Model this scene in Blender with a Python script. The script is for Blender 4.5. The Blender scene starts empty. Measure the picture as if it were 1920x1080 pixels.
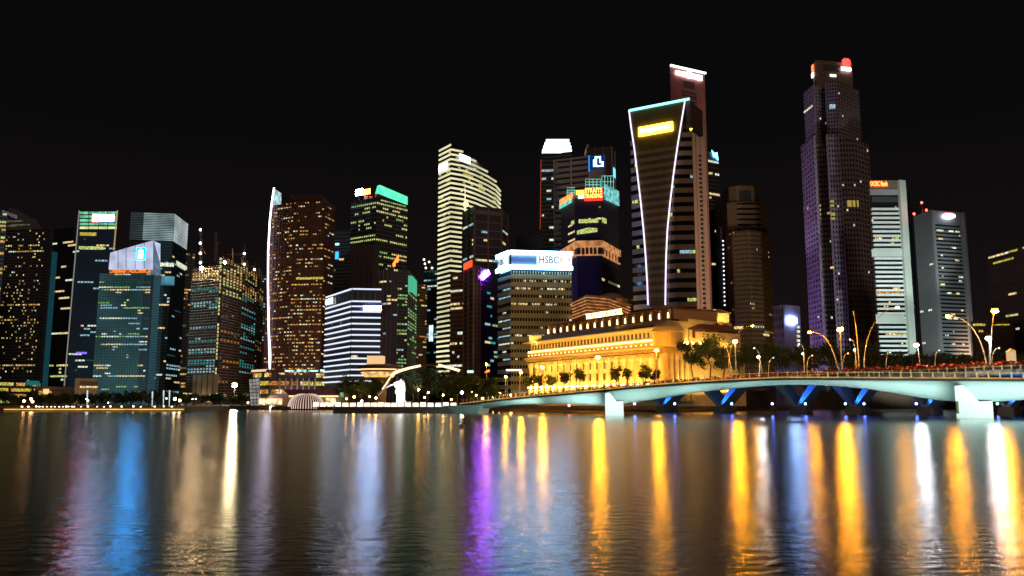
import bpy, math, random
from mathutils import Vector, Matrix
random.seed(7)
R = random.random
sc = bpy.context.scene
col = sc.collection
# ------------------------------------------------------------------ camera
F = 1573.0; TH = math.radians(7.78); H = 3.4
CT, ST = math.cos(TH), math.sin(TH)
cam = bpy.data.cameras.new('camera'); cam.sensor_width = 36; cam.lens = F/1920*36
cam.clip_start = .5; cam.clip_end = 20000
co = bpy.data.objects.new('camera', cam); col.objects.link(co)
co.location = (0, 0, H); co.rotation_euler = (math.pi/2+TH, 0, 0); sc.camera = co
# ------------------------------------------------------------------ world: night sky lit faintly by the city
w = bpy.data.worlds.new('World'); sc.world = w; w.use_nodes = True
nt = w.node_tree; bg = nt.nodes['Background']
tc = nt.nodes.new('ShaderNodeTexCoord'); sp = nt.nodes.new('ShaderNodeSeparateXYZ')
cr = nt.nodes.new('ShaderNodeValToRGB')
nt.links.new(tc.outputs['Generated'], sp.inputs[0]); nt.links.new(sp.outputs['Z'], cr.inputs[0])
cr.color_ramp.elements[0].position = 0.0; cr.color_ramp.elements[0].color = (.0095, .0062, .0062, 1)
cr.color_ramp.elements[1].position = .32; cr.color_ramp.elements[1].color = (.0028, .0027, .0031, 1)
nt.links.new(cr.outputs[0], bg.inputs[0]); bg.inputs[1].default_value = 1.0
sl = bpy.data.lights.new('city_fill_sun', 'SUN'); sl.energy = .22; sl.angle = math.radians(15); sl.color = (1, .72, .5)  # dim added fill standing for city glow on the facades
so = bpy.data.objects.new('city_fill_sun', sl); col.objects.link(so); so.rotation_euler = (math.radians(62), 0, math.radians(28))
sc.view_settings.view_transform = 'Standard'; sc.view_settings.look = 'None'
sc.view_settings.exposure = 0; sc.view_settings.gamma = 1
sc.cycles.use_denoising = True; sc.cycles.use_light_tree = True
sc.cycles.max_bounces = 5; sc.cycles.diffuse_bounces = 2; sc.cycles.glossy_bounces = 3; sc.cycles.transmission_bounces = 2
sc.cycles.sample_clamp_indirect = 6; sc.cycles.sample_clamp_direct = 0
sc.cycles.caustics_reflective = False; sc.cycles.caustics_refractive = False

# ------------------------------------------------------------------ photograph geometry -> world
def ray(py):
    y = (540-py)/F
    return CT-y*ST, ST+y*CT
def P(px, py, D):
    fy, fz = ray(py)
    return Vector(((px-960)/F/fy*D, D, H+fz/fy*D))
def zat(py, D):
    fy, fz = ray(py); return H+fz/fy*D
def datz(py, z):
    fy, fz = ray(py); return (z-H)*fy/fz
# ------------------------------------------------------------------ materials
M = {}
def mat(name, c, rough=.7, metal=0, spec=.5, noise=0, nscale=.3, emi=None, bump=0):
    if name in M: return M[name]
    m = bpy.data.materials.new(name); m.use_nodes = True; t = m.node_tree; b = t.nodes['Principled BSDF']
    b.inputs['Base Color'].default_value = (*c, 1); b.inputs['Roughness'].default_value = rough
    b.inputs['Metallic'].default_value = metal; b.inputs['Specular IOR Level'].default_value = spec
    if noise:
        g = t.nodes.new('ShaderNodeNewGeometry'); n = t.nodes.new('ShaderNodeTexNoise'); n.inputs['Scale'].default_value = nscale
        n.inputs['Detail'].default_value = 5
        t.links.new(g.outputs['Position'], n.inputs['Vector'])
        r = t.nodes.new('ShaderNodeValToRGB')
        r.color_ramp.elements[0].position = .3; r.color_ramp.elements[1].position = .7
        r.color_ramp.elements[0].color = tuple(x*(1-noise) for x in c)+(1,)
        r.color_ramp.elements[1].color = tuple(min(1, x*(1+noise)) for x in c)+(1,)
        t.links.new(n.outputs[0], r.inputs[0]); t.links.new(r.outputs[0], b.inputs['Base Color'])
        if bump:
            bp = t.nodes.new('ShaderNodeBump'); bp.inputs['Strength'].default_value = bump
            t.links.new(n.outputs[0], bp.inputs['Height']); t.links.new(bp.outputs[0], b.inputs['Normal'])
    M[name] = m; return m
def emi(name, c, s, var=0, vs=.5):
    """a lamp, sign, lit room or part given a glow; var gives uneven brightness from room to room"""
    if name in M: return M[name]
    m = bpy.data.materials.new(name); m.use_nodes = True; t = m.node_tree; t.nodes.clear()
    o = t.nodes.new('ShaderNodeOutputMaterial'); e = t.nodes.new('ShaderNodeEmission')
    e.inputs[0].default_value = (*c, 1); e.inputs[1].default_value = s
    t.links.new(e.outputs[0], o.inputs[0])
    if var:
        g = t.nodes.new('ShaderNodeNewGeometry'); n = t.nodes.new('ShaderNodeTexNoise')
        n.inputs['Scale'].default_value = vs; n.inputs['Detail'].default_value = 2
        t.links.new(g.outputs['Position'], n.inputs['Vector'])
        mr = t.nodes.new('ShaderNodeMapRange'); mr.inputs[1].default_value = .33; mr.inputs[2].default_value = .67
        mr.inputs[3].default_value = s*(1-var); mr.inputs[4].default_value = s*(1+var)
        t.links.new(n.outputs[0], mr.inputs[0]); t.links.new(mr.outputs[0], e.inputs[1])
    M[name] = m; return m
# ------------------------------------------------------------------ building helpers
ORG = {}
class MB:
    def __init__(s): s.v = []; s.f = []
    def poly(s, pts):
        k = len(s.v); s.v += [Vector(p) for p in pts]; s.f.append(tuple(range(k, k+len(pts))))
    def prism(s, base, top):
        k = len(s.v); n = len(base); s.v += [Vector(p) for p in base]+[Vector(p) for p in top]
        s.f.append(tuple(range(k+n-1, k-1, -1))); s.f.append(tuple(range(k+n, k+2*n)))
        for i in range(n):
            j = (i+1) % n; s.f.append((k+i, k+j, k+n+j, k+n+i))
    def box(s, x0, x1, y0, y1, z0, z1):
        s.prism([(x0, y0, z0), (x1, y0, z0), (x1, y1, z0), (x0, y1, z0)], [(x0, y0, z1), (x1, y0, z1), (x1, y1, z1), (x0, y1, z1)])
    def obox(s, o, u, n, s0, s1, d0, d1, z0, z1):
        """box along direction u from o, between offsets d0..d1 along the outward normal n"""
        q = [Vector((o.x+u.x*a+n.x*b, o.y+u.y*a+n.y*b, 0)) for a, b in ((s0, d1), (s1, d1), (s1, d0), (s0, d0))]
        s.prism([(p.x, p.y, z0) for p in q], [(p.x, p.y, z1) for p in q])
    def bar(s, a, b, r, r2=None, k=6):
        a = Vector(a); b = Vector(b); r2 = r if r2 is None else r2; d = (b-a)
        if d.length < 1e-6: return
        d.normalize(); t = Vector((0, 0, 1)) if abs(d.z) < .9 else Vector((1, 0, 0))
        p = d.cross(t).normalized(); q = d.cross(p)
        g = [(math.cos(2*math.pi*i/k), math.sin(2*math.pi*i/k)) for i in range(k)]
        s.prism([a+(p*c+q*e)*r for c, e in g], [b+(p*c+q*e)*r2 for c, e in g])
    def tube(s, pts, r, r2=None, k=6):
        n = len(pts)-1; r2 = r if r2 is None else r2
        for i in range(n):
            s.bar(pts[i], pts[i+1], r+(r2-r)*i/n, r+(r2-r)*(i+1)/n, k)
    def lathe(s, c, prof, k=12):
        k0 = len(s.v)
        for r, z in prof:
            for i in range(k):
                a = 2*math.pi*i/k; s.v.append(Vector((c[0]+r*math.cos(a), c[1]+r*math.sin(a), c[2]+z)))
        for j in range(len(prof)-1):
            for i in range(k):
                a = k0+j*k+i; b = k0+j*k+(i+1) % k; s.f.append((a, b, b+k, a+k))
        s.f.append(tuple(k0+i for i in range(k-1, -1, -1))); s.f.append(tuple(k0+(len(prof)-1)*k+i for i in range(k)))
    def ball(s, c, r, k=8, m=5, sz=1):
        s.lathe(c, [(max(.02, math.sin(math.pi*j/m))*r, -math.cos(math.pi*j/m)*r*sz) for j in range(m+1)], k)
    def build(s, name, m, parent=None, smooth=False):
        if not s.v: return None
        o0 = ORG.get(parent.name, Vector()) if parent else Vector()
        me = bpy.data.meshes.new(name); me.from_pydata([v-o0 for v in s.v], [], s.f); me.update()
        me.materials.append(m if not isinstance(m, str) else M[m])
        if smooth:
            for p in me.polygons: p.use_smooth = True
        o = bpy.data.objects.new(name, me); col.objects.link(o)
        if parent: o.parent = parent; ORG[o.name] = o0
        return o
def tag(o, label=None, cat=None, group=None, kind=None):
    if label: o['label'] = label
    if cat: o['category'] = cat
    if group: o['group'] = group
    if kind: o['kind'] = kind
    return o
def thing(name, label, cat, loc, group=None):
    o = bpy.data.objects.new(name, None); col.objects.link(o); o.location = loc; o.empty_display_size = 1
    ORG[o.name] = Vector(loc); return tag(o, label, cat, group)
def copy_tree(o, parent=None):
    c = o.copy(); col.objects.link(c)
    if parent: c.parent = parent
    for ch in list(o.children): copy_tree(ch, c)
    return c
QUAD = {}
def quad_mesh(m):
    if m.name not in QUAD:
        me = bpy.data.meshes.new('window_pane'); me.from_pydata([(0, 0, 0), (1, 0, 0), (1, 0, 1), (0, 0, 1)], [], [(0, 1, 2, 3)])
        me.materials.append(m); QUAD[m.name] = me
    return QUAD[m.name]
ORD = 'first second third fourth fifth sixth seventh eighth ninth tenth eleventh twelfth thirteenth fourteenth fifteenth sixteenth seventeenth eighteenth nineteenth twentieth'.split()
ORD += ['twenty-'+o for o in ORD[:9]]
def nth(i, n, what):
    w_ = 'leftmost' if i == 0 else 'rightmost' if i == n-1 else ORD[i]
    return w_+(' of ' if i in (0, n-1) else ' from the left of ')+what
class Face:
    def __init__(s, a, b, zt):
        s.a = Vector((a.x, a.y, 0)); s.b = Vector((b.x, b.y, 0)); s.zt = zt
        s.u = (s.b-s.a); s.L = s.u.length; s.u.normalize(); s.n = Vector((s.u.y, -s.u.x, 0))
    def hit(s, px, py):
        d = P(px, py, 1)-Vector((0, 0, H)); c = Vector((0, 0, H))
        t = (s.a-c).dot(s.n)/d.dot(s.n); p = c+d*t
        return (p-s.a).dot(s.u), p.z
    def at(s, a, d, z): return Vector((s.a.x+s.u.x*a+s.n.x*d, s.a.y+s.u.y*a+s.n.y*d, z))
    def rect(s, x0, y0, x1, y1):
        ym = (y0+y1)/2; a = s.hit(x0, ym)[0]; b = s.hit(x1, ym)[0]; xm = (x0+x1)/2
        return a, b, s.hit(xm, y1)[1], s.hit(xm, y0)[1]
class Tower:
    """pts: roof corners seen from the camera, left to right, as photo positions; the first with its distance"""
    def __init__(s, name, label, pts, D, wall, back=28, z0=2.0, cat='tower', group=None, root=None, part='wall', slope=False):
        Z = zat(pts[0][1], D); s.z = Z; c = []; zs = []
        for p in pts:
            d = p[2] if len(p) > 2 else (D if p is pts[0] else datz(p[1], Z))
            q = P(p[0], p[1], d); c.append(q); zs.append(q.z if slope else Z)
        s.pts = c; s.wins = []; s.bandmb = {}
        s.faces = [Face(c[i], c[i+1], min(zs[i], zs[i+1])) for i in range(len(c)-1)]
        mid = sum(c, Vector())/len(c); s.z0 = z0
        s.root = root or thing(name, label, cat, (mid.x, mid.y+back/2, z0), group)
        yb = max(q.y for q in c)+back
        # the shaft is sheared back along the camera's line of sight
        k = mid.x/mid.y; e = (c[-1].x-c[0].x)*.05
        bl = (c[0].x+(yb-c[0].y)*k+e, yb); br = (c[-1].x+(yb-c[-1].y)*k-e, yb)
        base = [(q.x, q.y, z0) for q in c]+[(br[0], br[1], z0), (bl[0], bl[1], z0)]
        top = [(q.x, q.y, z) for q, z in zip(c, zs)]+[(br[0], br[1], zs[-1]), (bl[0], bl[1], zs[0])]
        m = MB(); m.prism(base, top); s.wall = m.build(part, wall, s.root)
        s.box4 = (min(q.x for q in c), max(q.x for q in c), min(q.y for q in c), yb)
        s.name = name
    def _mb(s, name, m):
        return s.bandmb.setdefault((name, m), MB())
    def bands(s, m, n, hf=.4, d=.35, fi=None, z1=None, z2=None, name='floor_bands', off=0, s0=0, s1=1):
        for i, f in enumerate(s.faces):
            if fi is not None and i not in fi: continue
            a = s.z0 if z1 is None else z1; b = f.zt if z2 is None else z2; h = (b-a)/n; mb = s._mb(name, m)
            for k in range(n):
                z = a+h*(k+off)
                if z+h*hf <= f.zt+.01: mb.obox(f.a, f.u, f.n, f.L*s0, f.L*s1, .0-.05, d, z, z+h*hf)
    def piers(s, m, n, wf=.3, d=.42, fi=None, z1=None, z2=None, name='mullions', s0=0, s1=1):
        for i, f in enumerate(s.faces):
            if fi is not None and i not in fi: continue
            k = n if not isinstance(n, (list, tuple)) else n[i]
            a = s.z0 if z1 is None else z1; b = f.zt if z2 is None else z2; L = f.L*(s1-s0); h = L/k; mb = s._mb(name, m)
            for j in range(k+1):
                c = f.L*s0+h*j; x0 = max(f.L*s0, c-h*wf/2); x1 = min(f.L*s1, c+h*wf/2); mb.obox(f.a, f.u, f.n, x0, x1, -.05, d, a, b)
    def lit(s, n, nb, p, mats, fi=None, z1=None, z2=None, hf=.5, off=.45, wf=.85, lo=None, hi=None, rowp=.12, rowboost=.75, run=3, d=.12, s0=0, s1=1):
        for i, f in enumerate(s.faces):
            if fi is not None and i not in fi: continue
            a = s.z0 if z1 is None else z1; b = f.zt if z2 is None else z2; h = (b-a)/n
            k = nb if not isinstance(nb, (list, tuple)) else nb[i]; L = f.L*(s1-s0); bw = L/k
            zl = -1e9 if lo is None else f.hit((960), lo)[1] if False else zat(lo, (f.a.y+f.b.y)/2)
            zh = 1e9 if hi is None else zat(hi, (f.a.y+f.b.y)/2)
            for r in range(n):
                z = a+h*(r+off)
                if z < zl or z+h*hf > min(f.zt, zh): continue
                full = R() < rowp*.8; pr = rowboost if full else p*.72*(.2+1.6*R()); j = 0
                while j < k:
                    if R() < pr:
                        q = min(k-j, random.randint(1, run+(3 if full else 0)))
                        x0 = f.L*s0+bw*j+bw*(1-wf)/2; x1 = f.L*s0+bw*(j+q)-bw*(1-wf)/2
                        m = random.choice(mats); s.wins.append((f, x0, x1, z, z+h*hf, m, d)); j += q
                    else: j += 1
    def sign(s, fi, rect, m, name='sign', d=.6, th=.5, parent=None, shape=None):
        f = s.faces[fi]; a, b, z0, z1 = f.rect(*rect)
        mb = MB(); mb.obox(f.a, f.u, f.n, a, b, d-th, d, z0, z1); return mb.build(name, m, parent or s.root)
    def line(s, fi, pxs, m, r=.35, name='edge_light', d=.5):
        f = s.faces[fi]; mb = MB(); pts = []
        for px, py in pxs:
            a, z = f.hit(px, py); pts.append(f.at(a, d, z))
        mb.tube(pts, r, k=5); return mb.build(name, m, s.root)
    def roofbox(s, x0, x1, h, m, name='roof_plant', y0=.2, y1=.8, zb=None):
        a, b, c, e = s.box4; mb = MB(); z = (s.z if zb is None else zb)
        mb.box(a+(b-a)*x0, a+(b-a)*x1, c+(e-c)*y0, c+(e-c)*y1, z, z+h); return mb.build(name, m, s.root)
    def mast(s, fx, h, r=.35, beacon=True, m='steel', y=.4, zb=None, rb=.7):
        a, b, c, e = s.box4; x = a+(b-a)*fx; yy = c+(e-c)*y; mb = MB(); z = s.z if zb is None else zb
        mb.bar((x, yy, z), (x, yy, z+h), r, r*.5); o = mb.build('mast', M[m], s.root)
        if beacon:
            k = MB(); k.ball((x, yy, z+h), rb, 6, 4); k.build('beacon', M['red_beacon'], o)
    def done(s, keep=100):
        for (name, m), mb in s.bandmb.items(): mb.build(name, m, s.root)
        s.wins.sort(key=lambda w: -(w[2]-w[1])*(w[4]-w[3])); o0 = ORG[s.root.name]
        for f, x0, x1, z0, z1, m, d in s.wins[:keep]:
            o = bpy.data.objects.new('window', quad_mesh(m)); col.objects.link(o); o.parent = s.root
            o.location = f.at(x0, d, z0)-o0; o.rotation_euler = (0, 0, math.atan2(f.u.y, f.u.x)); o.scale = (x1-x0, 1, z1-z0)
        rest = s.wins[keep:]
        if rest:
            ms = list({w[5].name: w[5] for w in rest}.values()); idx = {m.name: i for i, m in enumerate(ms)}
            mb = MB()
            for f, x0, x1, z0, z1, m, d in rest: mb.poly([f.at(x0, d, z0), f.at(x1, d, z0), f.at(x1, d, z1), f.at(x0, d, z1)])
            o = mb.build('lit_windows', ms[0], s.root); o['kind'] = 'stuff'
            for m in ms[1:]: o.data.materials.append(m)
            for p, w_ in zip(o.data.polygons, rest): p.material_index = idx[w_[5].name]
def text_mesh(body, width, height):
    c = bpy.data.curves.new('lettering', 'FONT'); c.body = body; c.extrude = .02; c.offset = .012; c.resolution_u = 2
    o = bpy.data.objects.new('lettering', c); col.objects.link(o); dg = bpy.context.evaluated_depsgraph_get()
    me = bpy.data.meshes.new_from_object(o.evaluated_get(dg)); bpy.data.objects.remove(o)
    xs = [v.co.x for v in me.vertices]; ys = [v.co.y for v in me.vertices]
    sx = width/(max(xs)-min(xs)); sy = height/(max(ys)-min(ys)); x0 = min(xs); y0 = min(ys)
    for v in me.vertices: v.co = Vector(((v.co.x-x0)*sx, -v.co.z*6, (v.co.y-y0)*sy))
    return me
def lettering(f, rect, body, m, parent, d=.75, name='lettering', raw=False):
    a, b, z0, z1 = rect if raw else f.rect(*rect)
    me = text_mesh(body, b-a, z1-z0); me.name = name; me.materials.append(m)
    o = bpy.data.objects.new(name, me); col.objects.link(o); o.parent = parent; p = f.at(a, d, z0)
    o.location = p-ORG[parent.name]; o.rotation_euler = (0, 0, math.atan2(f.u.y, f.u.x)); return o
def spot(name, loc, tgt, watts, c, ang=60, r=.5, blend=.6):
    l = bpy.data.lights.new(name, 'SPOT'); l.energy = watts; l.color = c; l.spot_size = math.radians(ang); l.spot_blend = blend
    l.shadow_soft_size = r; o = bpy.data.objects.new(name, l); col.objects.link(o); o.location = loc
    o.rotation_euler = (Vector(tgt)-Vector(loc)).to_track_quat('-Z', 'Y').to_euler(); return o
def area(name, loc, tgt, sx, sy, watts, c, along=None):
    l = bpy.data.lights.new(name, 'AREA'); l.shape = 'RECTANGLE'; l.size = sx; l.size_y = sy; l.energy = watts; l.color = c
    o = bpy.data.objects.new(name, l); col.objects.link(o); o.location = loc
    d = (Vector(tgt)-Vector(loc)).normalized(); z = -d; x = Vector(along).normalized() if along else z.cross(Vector((0, 0, 1))).normalized()
    x = (x-z*x.dot(z)).normalized(); y = z.cross(x)
    o.rotation_euler = Matrix((x, y, z)).transposed().to_euler(); return o
# ------------------------------------------------------------------ palette
mat('glass', (.012, .016, .02), .12, 0, .5); mat('glass_blue', (.04, .05, .08), .4, noise=.4, nscale=.04); mat('glass_teal', (.06, .15, .18), .4, noise=.4, nscale=.04)
mat('glass_lit', (.14, .27, .27), .5, noise=.6, nscale=.03)
mat('steel', (.25, .25, .26), .45, .6); mat('dark_metal', (.05, .05, .055), .5, .4)
mat('navy_panel', (.05, .055, .09), .45, .2, noise=.2); mat('grey_stone', (.34, .33, .34), .8, noise=.15, nscale=.1)
mat('brown_stone', (.24, .15, .09), .8, noise=.2, nscale=.12); mat('beige_stone', (.5, .42, .3), .8, noise=.15, nscale=.12)
mat('dark_brown', (.09, .05, .045), .8, noise=.2); mat('rose_panel', (.36, .2, .17), .7, noise=.15, nscale=.1)
mat('red_panel', (.42, .13, .12), .65, noise=.2, nscale=.06); mat('pale_stone', (.55, .53, .56), .8, noise=.1, nscale=.1)
mat('white_panel', (.7, .7, .72), .6, noise=.08); mat('concrete', (.36, .33, .28), .85, noise=.25, nscale=.15)
mat('grey_panel', (.2, .2, .22), .7, noise=.15); mat('dark_panel', (.05, .05, .065), .5)
mat('cream_stone', (.62, .47, .22), .8, noise=.12, nscale=.35); mat('roof_tile', (.16, .06, .035), .8, noise=.25, nscale=.8)
mat('bridge_paint', (.5, .62, .6), .5, noise=.07, nscale=.25); mat('black_rubber', (.01, .01, .01), .6)
mat('rail_yellow', (.66, .46, .18), .5, noise=.2, nscale=1); mat('bark', (.1, .07, .045), .9, noise=.3, nscale=3)
mat('leaf_dark', (.05, .08, .022), .7, noise=.5, nscale=1.2); mat('leaf_mid', (.1, .15, .03), .7, noise=.5, nscale=1.2)
mat('flower_red', (.45, .07, .02), .75, noise=.5, nscale=2.5); mat('asphalt', (.05, .05, .05), .9, noise=.2)
mat('paving', (.22, .2, .17), .85, noise=.25, nscale=.5); mat('quay_stone', (.12, .1, .08), .9, noise=.3, nscale=.6)
mat('plaster_white', (.8, .8, .78), .6, noise=.06, nscale=1.5); mat('maroon', (.22, .04, .03), .7, noise=.2, nscale=.5)
mat('lamp_paint', (.45, .38, .24), .5, .2)
WARM = emi('room_warm', (1, .52, .13), .62, .85, 1.1); WARM2 = emi('room_amber', (1, .36, .06), .42, .85, 1.1); CREAM = emi('room_cream', (1, .76, .34), .8, .85, 1.1)
WHITE = emi('room_white', (.92, 1, .78), .75, .85, 1.1); GREEN = emi('room_green', (.5, 1, .3), .42, .9, 1.1); TEAL = emi('room_teal', (.06, .7, .75), .38, .85, 1.1)
COOL = emi('room_cool', (.5, .88, 1), .5, .85, 1.1); DIM = emi('room_dim', (.6, .55, .3), .16, .9, 1.1); YEL = emi('room_yellow', (1, .8, .12), .5, .7, 1.1)
DTEAL = emi('room_dim_teal', (.1, .4, .42), .14, .9, 1.1); LIME = emi('room_lime', (.85, 1, .3), .55, .8, 1.1)
emi('led_white', (.85, .9, 1), 2.2); emi('led_violet', (.8, .7, 1), 1.6); emi('led_cyan', (.3, .9, 1), 2.2)
emi('red_beacon', (1, .05, .03), 12); emi('sign_white', (.34, .55, 1), 60); emi('sign_red', (1, .02, .01), 9); emi('sign_yellow', (1, .66, .04), 9)
emi('sign_blue', (.01, .3, 1), 9); emi('sign_letter_white', (1, 1, 1), 5)
emi('sodium', (1, .37, .012), 950); emi('white_lamp', (.85, .9, 1), 560); emi('globe_warm', (1, .62, .16), 22); emi('globe_white', (.95, .97, 1), 14)

# ================================================================== ground, water
def shore(name, poly, m, zt, zb=-3, label=None):
    mb = MB(); mb.prism([(x, y, zb) for x, y in poly], [(x, y, zt) for x, y in poly]); return tag(mb.build(name, m), kind='structure')
wm = bpy.data.materials.new('water'); wm.use_nodes = True; t = wm.node_tree; b = t.nodes['Principled BSDF']
t.nodes.remove(b); ou = t.nodes['Material Output']; df = t.nodes.new('ShaderNodeBsdfDiffuse'); df.inputs[0].default_value = (.003, .006, .007, 1)
b = t.nodes.new('ShaderNodeBsdfAnisotropic'); b.distribution = 'BECKMANN'; b.inputs['Roughness'].default_value = .205; b.inputs['Color'].default_value = (.82, .82, .82, 1)
fr_ = t.nodes.new('ShaderNodeFresnel'); fr_.inputs['IOR'].default_value = 1.33; mx = t.nodes.new('ShaderNodeMixShader')
t.links.new(fr_.outputs[0], mx.inputs[0]); t.links.new(df.outputs[0], mx.inputs[1]); t.links.new(b.outputs[0], mx.inputs[2]); t.links.new(mx.outputs[0], ou.inputs[0])
g = t.nodes.new('ShaderNodeNewGeometry')
def wnoise(sx, sy, scale, detail):
    mp = t.nodes.new('ShaderNodeMapping'); mp.inputs['Scale'].default_value = (sx, sy, 1)
    n = t.nodes.new('ShaderNodeTexNoise'); n.inputs['Scale'].default_value = scale; n.inputs['Detail'].default_value = detail
    t.links.new(g.outputs['Position'], mp.inputs[0]); t.links.new(mp.outputs[0], n.inputs['Vector']); return n
n1 = wnoise(1, 1.5, 1.6, 4); n2 = wnoise(1, 1.3, .16, 3)
b1 = t.nodes.new('ShaderNodeBump'); b1.inputs['Strength'].default_value = .8; b1.inputs['Distance'].default_value = .034
b2 = t.nodes.new('ShaderNodeBump'); b2.inputs['Strength'].default_value = 1; b2.inputs['Distance'].default_value = .012
t.links.new(n2.outputs[0], b2.inputs['Height']); t.links.new(n1.outputs[0], b1.inputs['Height'])
t.links.new(b2.outputs[0], b1.inputs['Normal']); t.links.new(b1.outputs[0], b.inputs['Normal'])
mb = MB(); mb.poly([(-6000, -600, 0), (6000, -600, 0), (6000, 9000, 0), (-6000, 9000, 0)]); tag(mb.build('water', wm), kind='structure')
shore('ground', [(-3000, 372), (-140, 372), (-140, 452), (-18, 452), (-18, 470), (3000, 470), (3000, 8000), (-3000, 8000)], M['paving'], 1.9)
shore('left_promenade', [(-600, 334), (-128, 334), (-128, 371.9), (-600, 371.9)], M['paving'], 1.7)
shore('merlion_promenade', [(-66, 312), (-60, 286), (-18, 282), (-12, 300), (-12, 451.9), (-139.9, 451.9), (-139.9, 420), (-112, 400), (-66, 395)], M['paving'], 2.0)
shore('right_bank', [(142, 120), (1500, 120), (1500, 469.8), (305, 469.8), (262, 405), (216, 325), (166, 236), (146, 190)], M['paving'], 4.0)

# ================================================================== towers, left to right
def roofline(T, m='dark_panel', h=1.6):
    T.roofbox(.15, .6, 5, M[m]); T.roofbox(.65, .85, 3, M[m])
g_ = 'glass'
# 1 sliver at the frame edge
T = Tower('apartment_tower', 'dark apartment tower cut by the left edge of the photo with yellow lit floors', [(-70, 396), (14, 400)], 640, M['dark_panel'])
T.bands(M['grey_panel'], 48, .3); T.lit(48, 9, .12, [YEL, WARM, LIME], rowp=.25, run=4, lo=730); roofline(T); T.done()
# 2 sail-like residential tower
T = Tower('apartment_tower', 'wide residential tower sprinkled with small warm windows under a dim sloping crown', [(13, 432), (86, 430), (100, 434)], 760, M['dark_panel'])
T.bands(M['grey_panel'], 58, .28); T.piers(M['dark_panel'], [16, 3], .12)
T.lit(58, [24, 4], .2, [WARM, CREAM, WARM, CREAM, WHITE, YEL], lo=735, fi=[0], rowp=.05, rowboost=.6, run=1, wf=.7, hf=.42)
f = T.faces[0]; mb = MB(); a0, zz = f.hit(14, 431); a1, z1 = f.hit(16, 388); a2, z2 = f.hit(52, 408); a3, z3 = f.hit(66, 431)
mb.prism([f.at(a0, -.5, zz), f.at(a3, -.5, zz), f.at(a2, -.5, z2), f.at(a1, -.5, z1)], [f.at(a0, -12, zz), f.at(a3, -12, zz), f.at(a2, -12, z2), f.at(a1, -12, z1)])
mb.build('crown', M['grey_panel'], T.root)
for (x0, x1, y) in ((14, 42, 415), (14, 30, 424), (20, 56, 422)):
    a, b_, z0, z1 = f.rect(x0, y-1.5, x1, y+1); T.wins.append((f, a, b_, z0, z1, DIM, .1))
T.sign(1, (88, 470, 98, 735), emi('teal_strip', (.02, .12, .15), .35), 'side_glazing', d=.2, th=.15); T.done()
# 3 dark one
T = Tower('office_tower', 'almost black slab left of the tower with the red and white sign', [(100, 430), (150, 424)], 840, M['dark_panel'])
T.bands(M['navy_panel'], 50, .3, .25); T.lit(50, 10, .05, [CREAM, WHITE, LIME], lo=720, rowp=.08, rowboost=.6, run=4); T.done()
# 4 tower with lit crown
T = Tower('office_tower', 'dark blue glass tower with a pale green crown and red and white sign', [(148, 395), (221, 396)], 720, M['glass_blue'])
T.piers(M['dark_panel'], 12, .1, .34); T.bands(M['navy_panel'], 62, .35, .3); T.lit(62, 12, .04, [WHITE, COOL, CREAM, DTEAL], lo=728, hi=436, rowp=.1, rowboost=.5, run=4)
for i in range(5):
    for j in range(4):
        x0 = 150+j*17.6; T.sign(0, (x0, 397+i*7, x0+16.2, 401.5+i*7), emi('crown_green', (.22, .75, .42), .75, .5, .25) if i < 4 else emi('crown_lime', (.75, .9, .4), .9, .4, .1), 'crown_panel', d=.45, th=.3)
T.sign(0, (174, 402, 184, 416), emi('sign_orange', (1, .06, .03), 48), 'sign_emblem', d=1, th=.4); T.sign(0, (184, 403, 214, 415), M['sign_white'], 'sign_panel', d=1, th=.4)
T.sign(0, (150, 436, 181, 442), YEL, 'lit_floor', d=.4, th=.3); T.sign(0, (148, 462, 194, 468), LIME, 'lit_floor', d=.4, th=.3)
T.line(0, [(149, 395), (121, 724)], emi('edge_glow', (.5, .5, .42), .45), .5); T.line(0, [(220.5, 395), (214, 470)], emi('edge_gold', (.8, .6, .3), .5), .6)
T.sign(0, (143, 660, 163, 663.5), emi('violet_floor', (.2, .12, 1), 1.6), 'lit_floor', d=.4, th=.3); T.done()
# 5 tower with louvred crown
T = Tower('office_tower', 'tall tower with a pale louvred box crown behind the building with the blue emblem', [(246, 397), (327, 400), (352, 419)], 790, M['glass_teal'])
T.piers(M['dark_panel'], [16, 6], .12, .34); T.bands(M['navy_panel'], 58, .3, .3); T.lit(58, [14, 5], .1, [WHITE, COOL, COOL, CREAM, DTEAL], lo=742, hi=478, rowp=.14, rowboost=.7, run=3)
f = T.faces[0]; zc = zat(449, 790); zt = f.zt
T.bands(emi('louvre_dim', (.1, .15, .15), .3, .3, .05), 16, .55, .5, fi=[0], z1=zc, z2=zt, name='crown_louvres', s0=0, s1=.3)
T.bands(emi('louvre', (.36, .48, .48), .62, .45, .05), 16, .6, .52, fi=[0], z1=zc, z2=zt, name='crown_louvres', s0=.3)
T.bands(emi('louvre_side', (.5, .56, .58), .85, .3, .05), 16, .6, .52, fi=[1], z1=zc, z2=zt, name='side_louvres')
T.sign(0, (300, 493, 326, 500), WHITE, 'lit_floor', d=.45, th=.3); T.sign(1, (330, 494, 350, 501), WHITE, 'lit_floor', d=.45, th=.3)
T.sign(0, (302, 518, 327, 535), emi('blue_haze_floor', (.1, .3, .42), .7, .5, .1), 'lit_floor', d=.4, th=.3)
T.mast(.02, 6); T.done()
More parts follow.
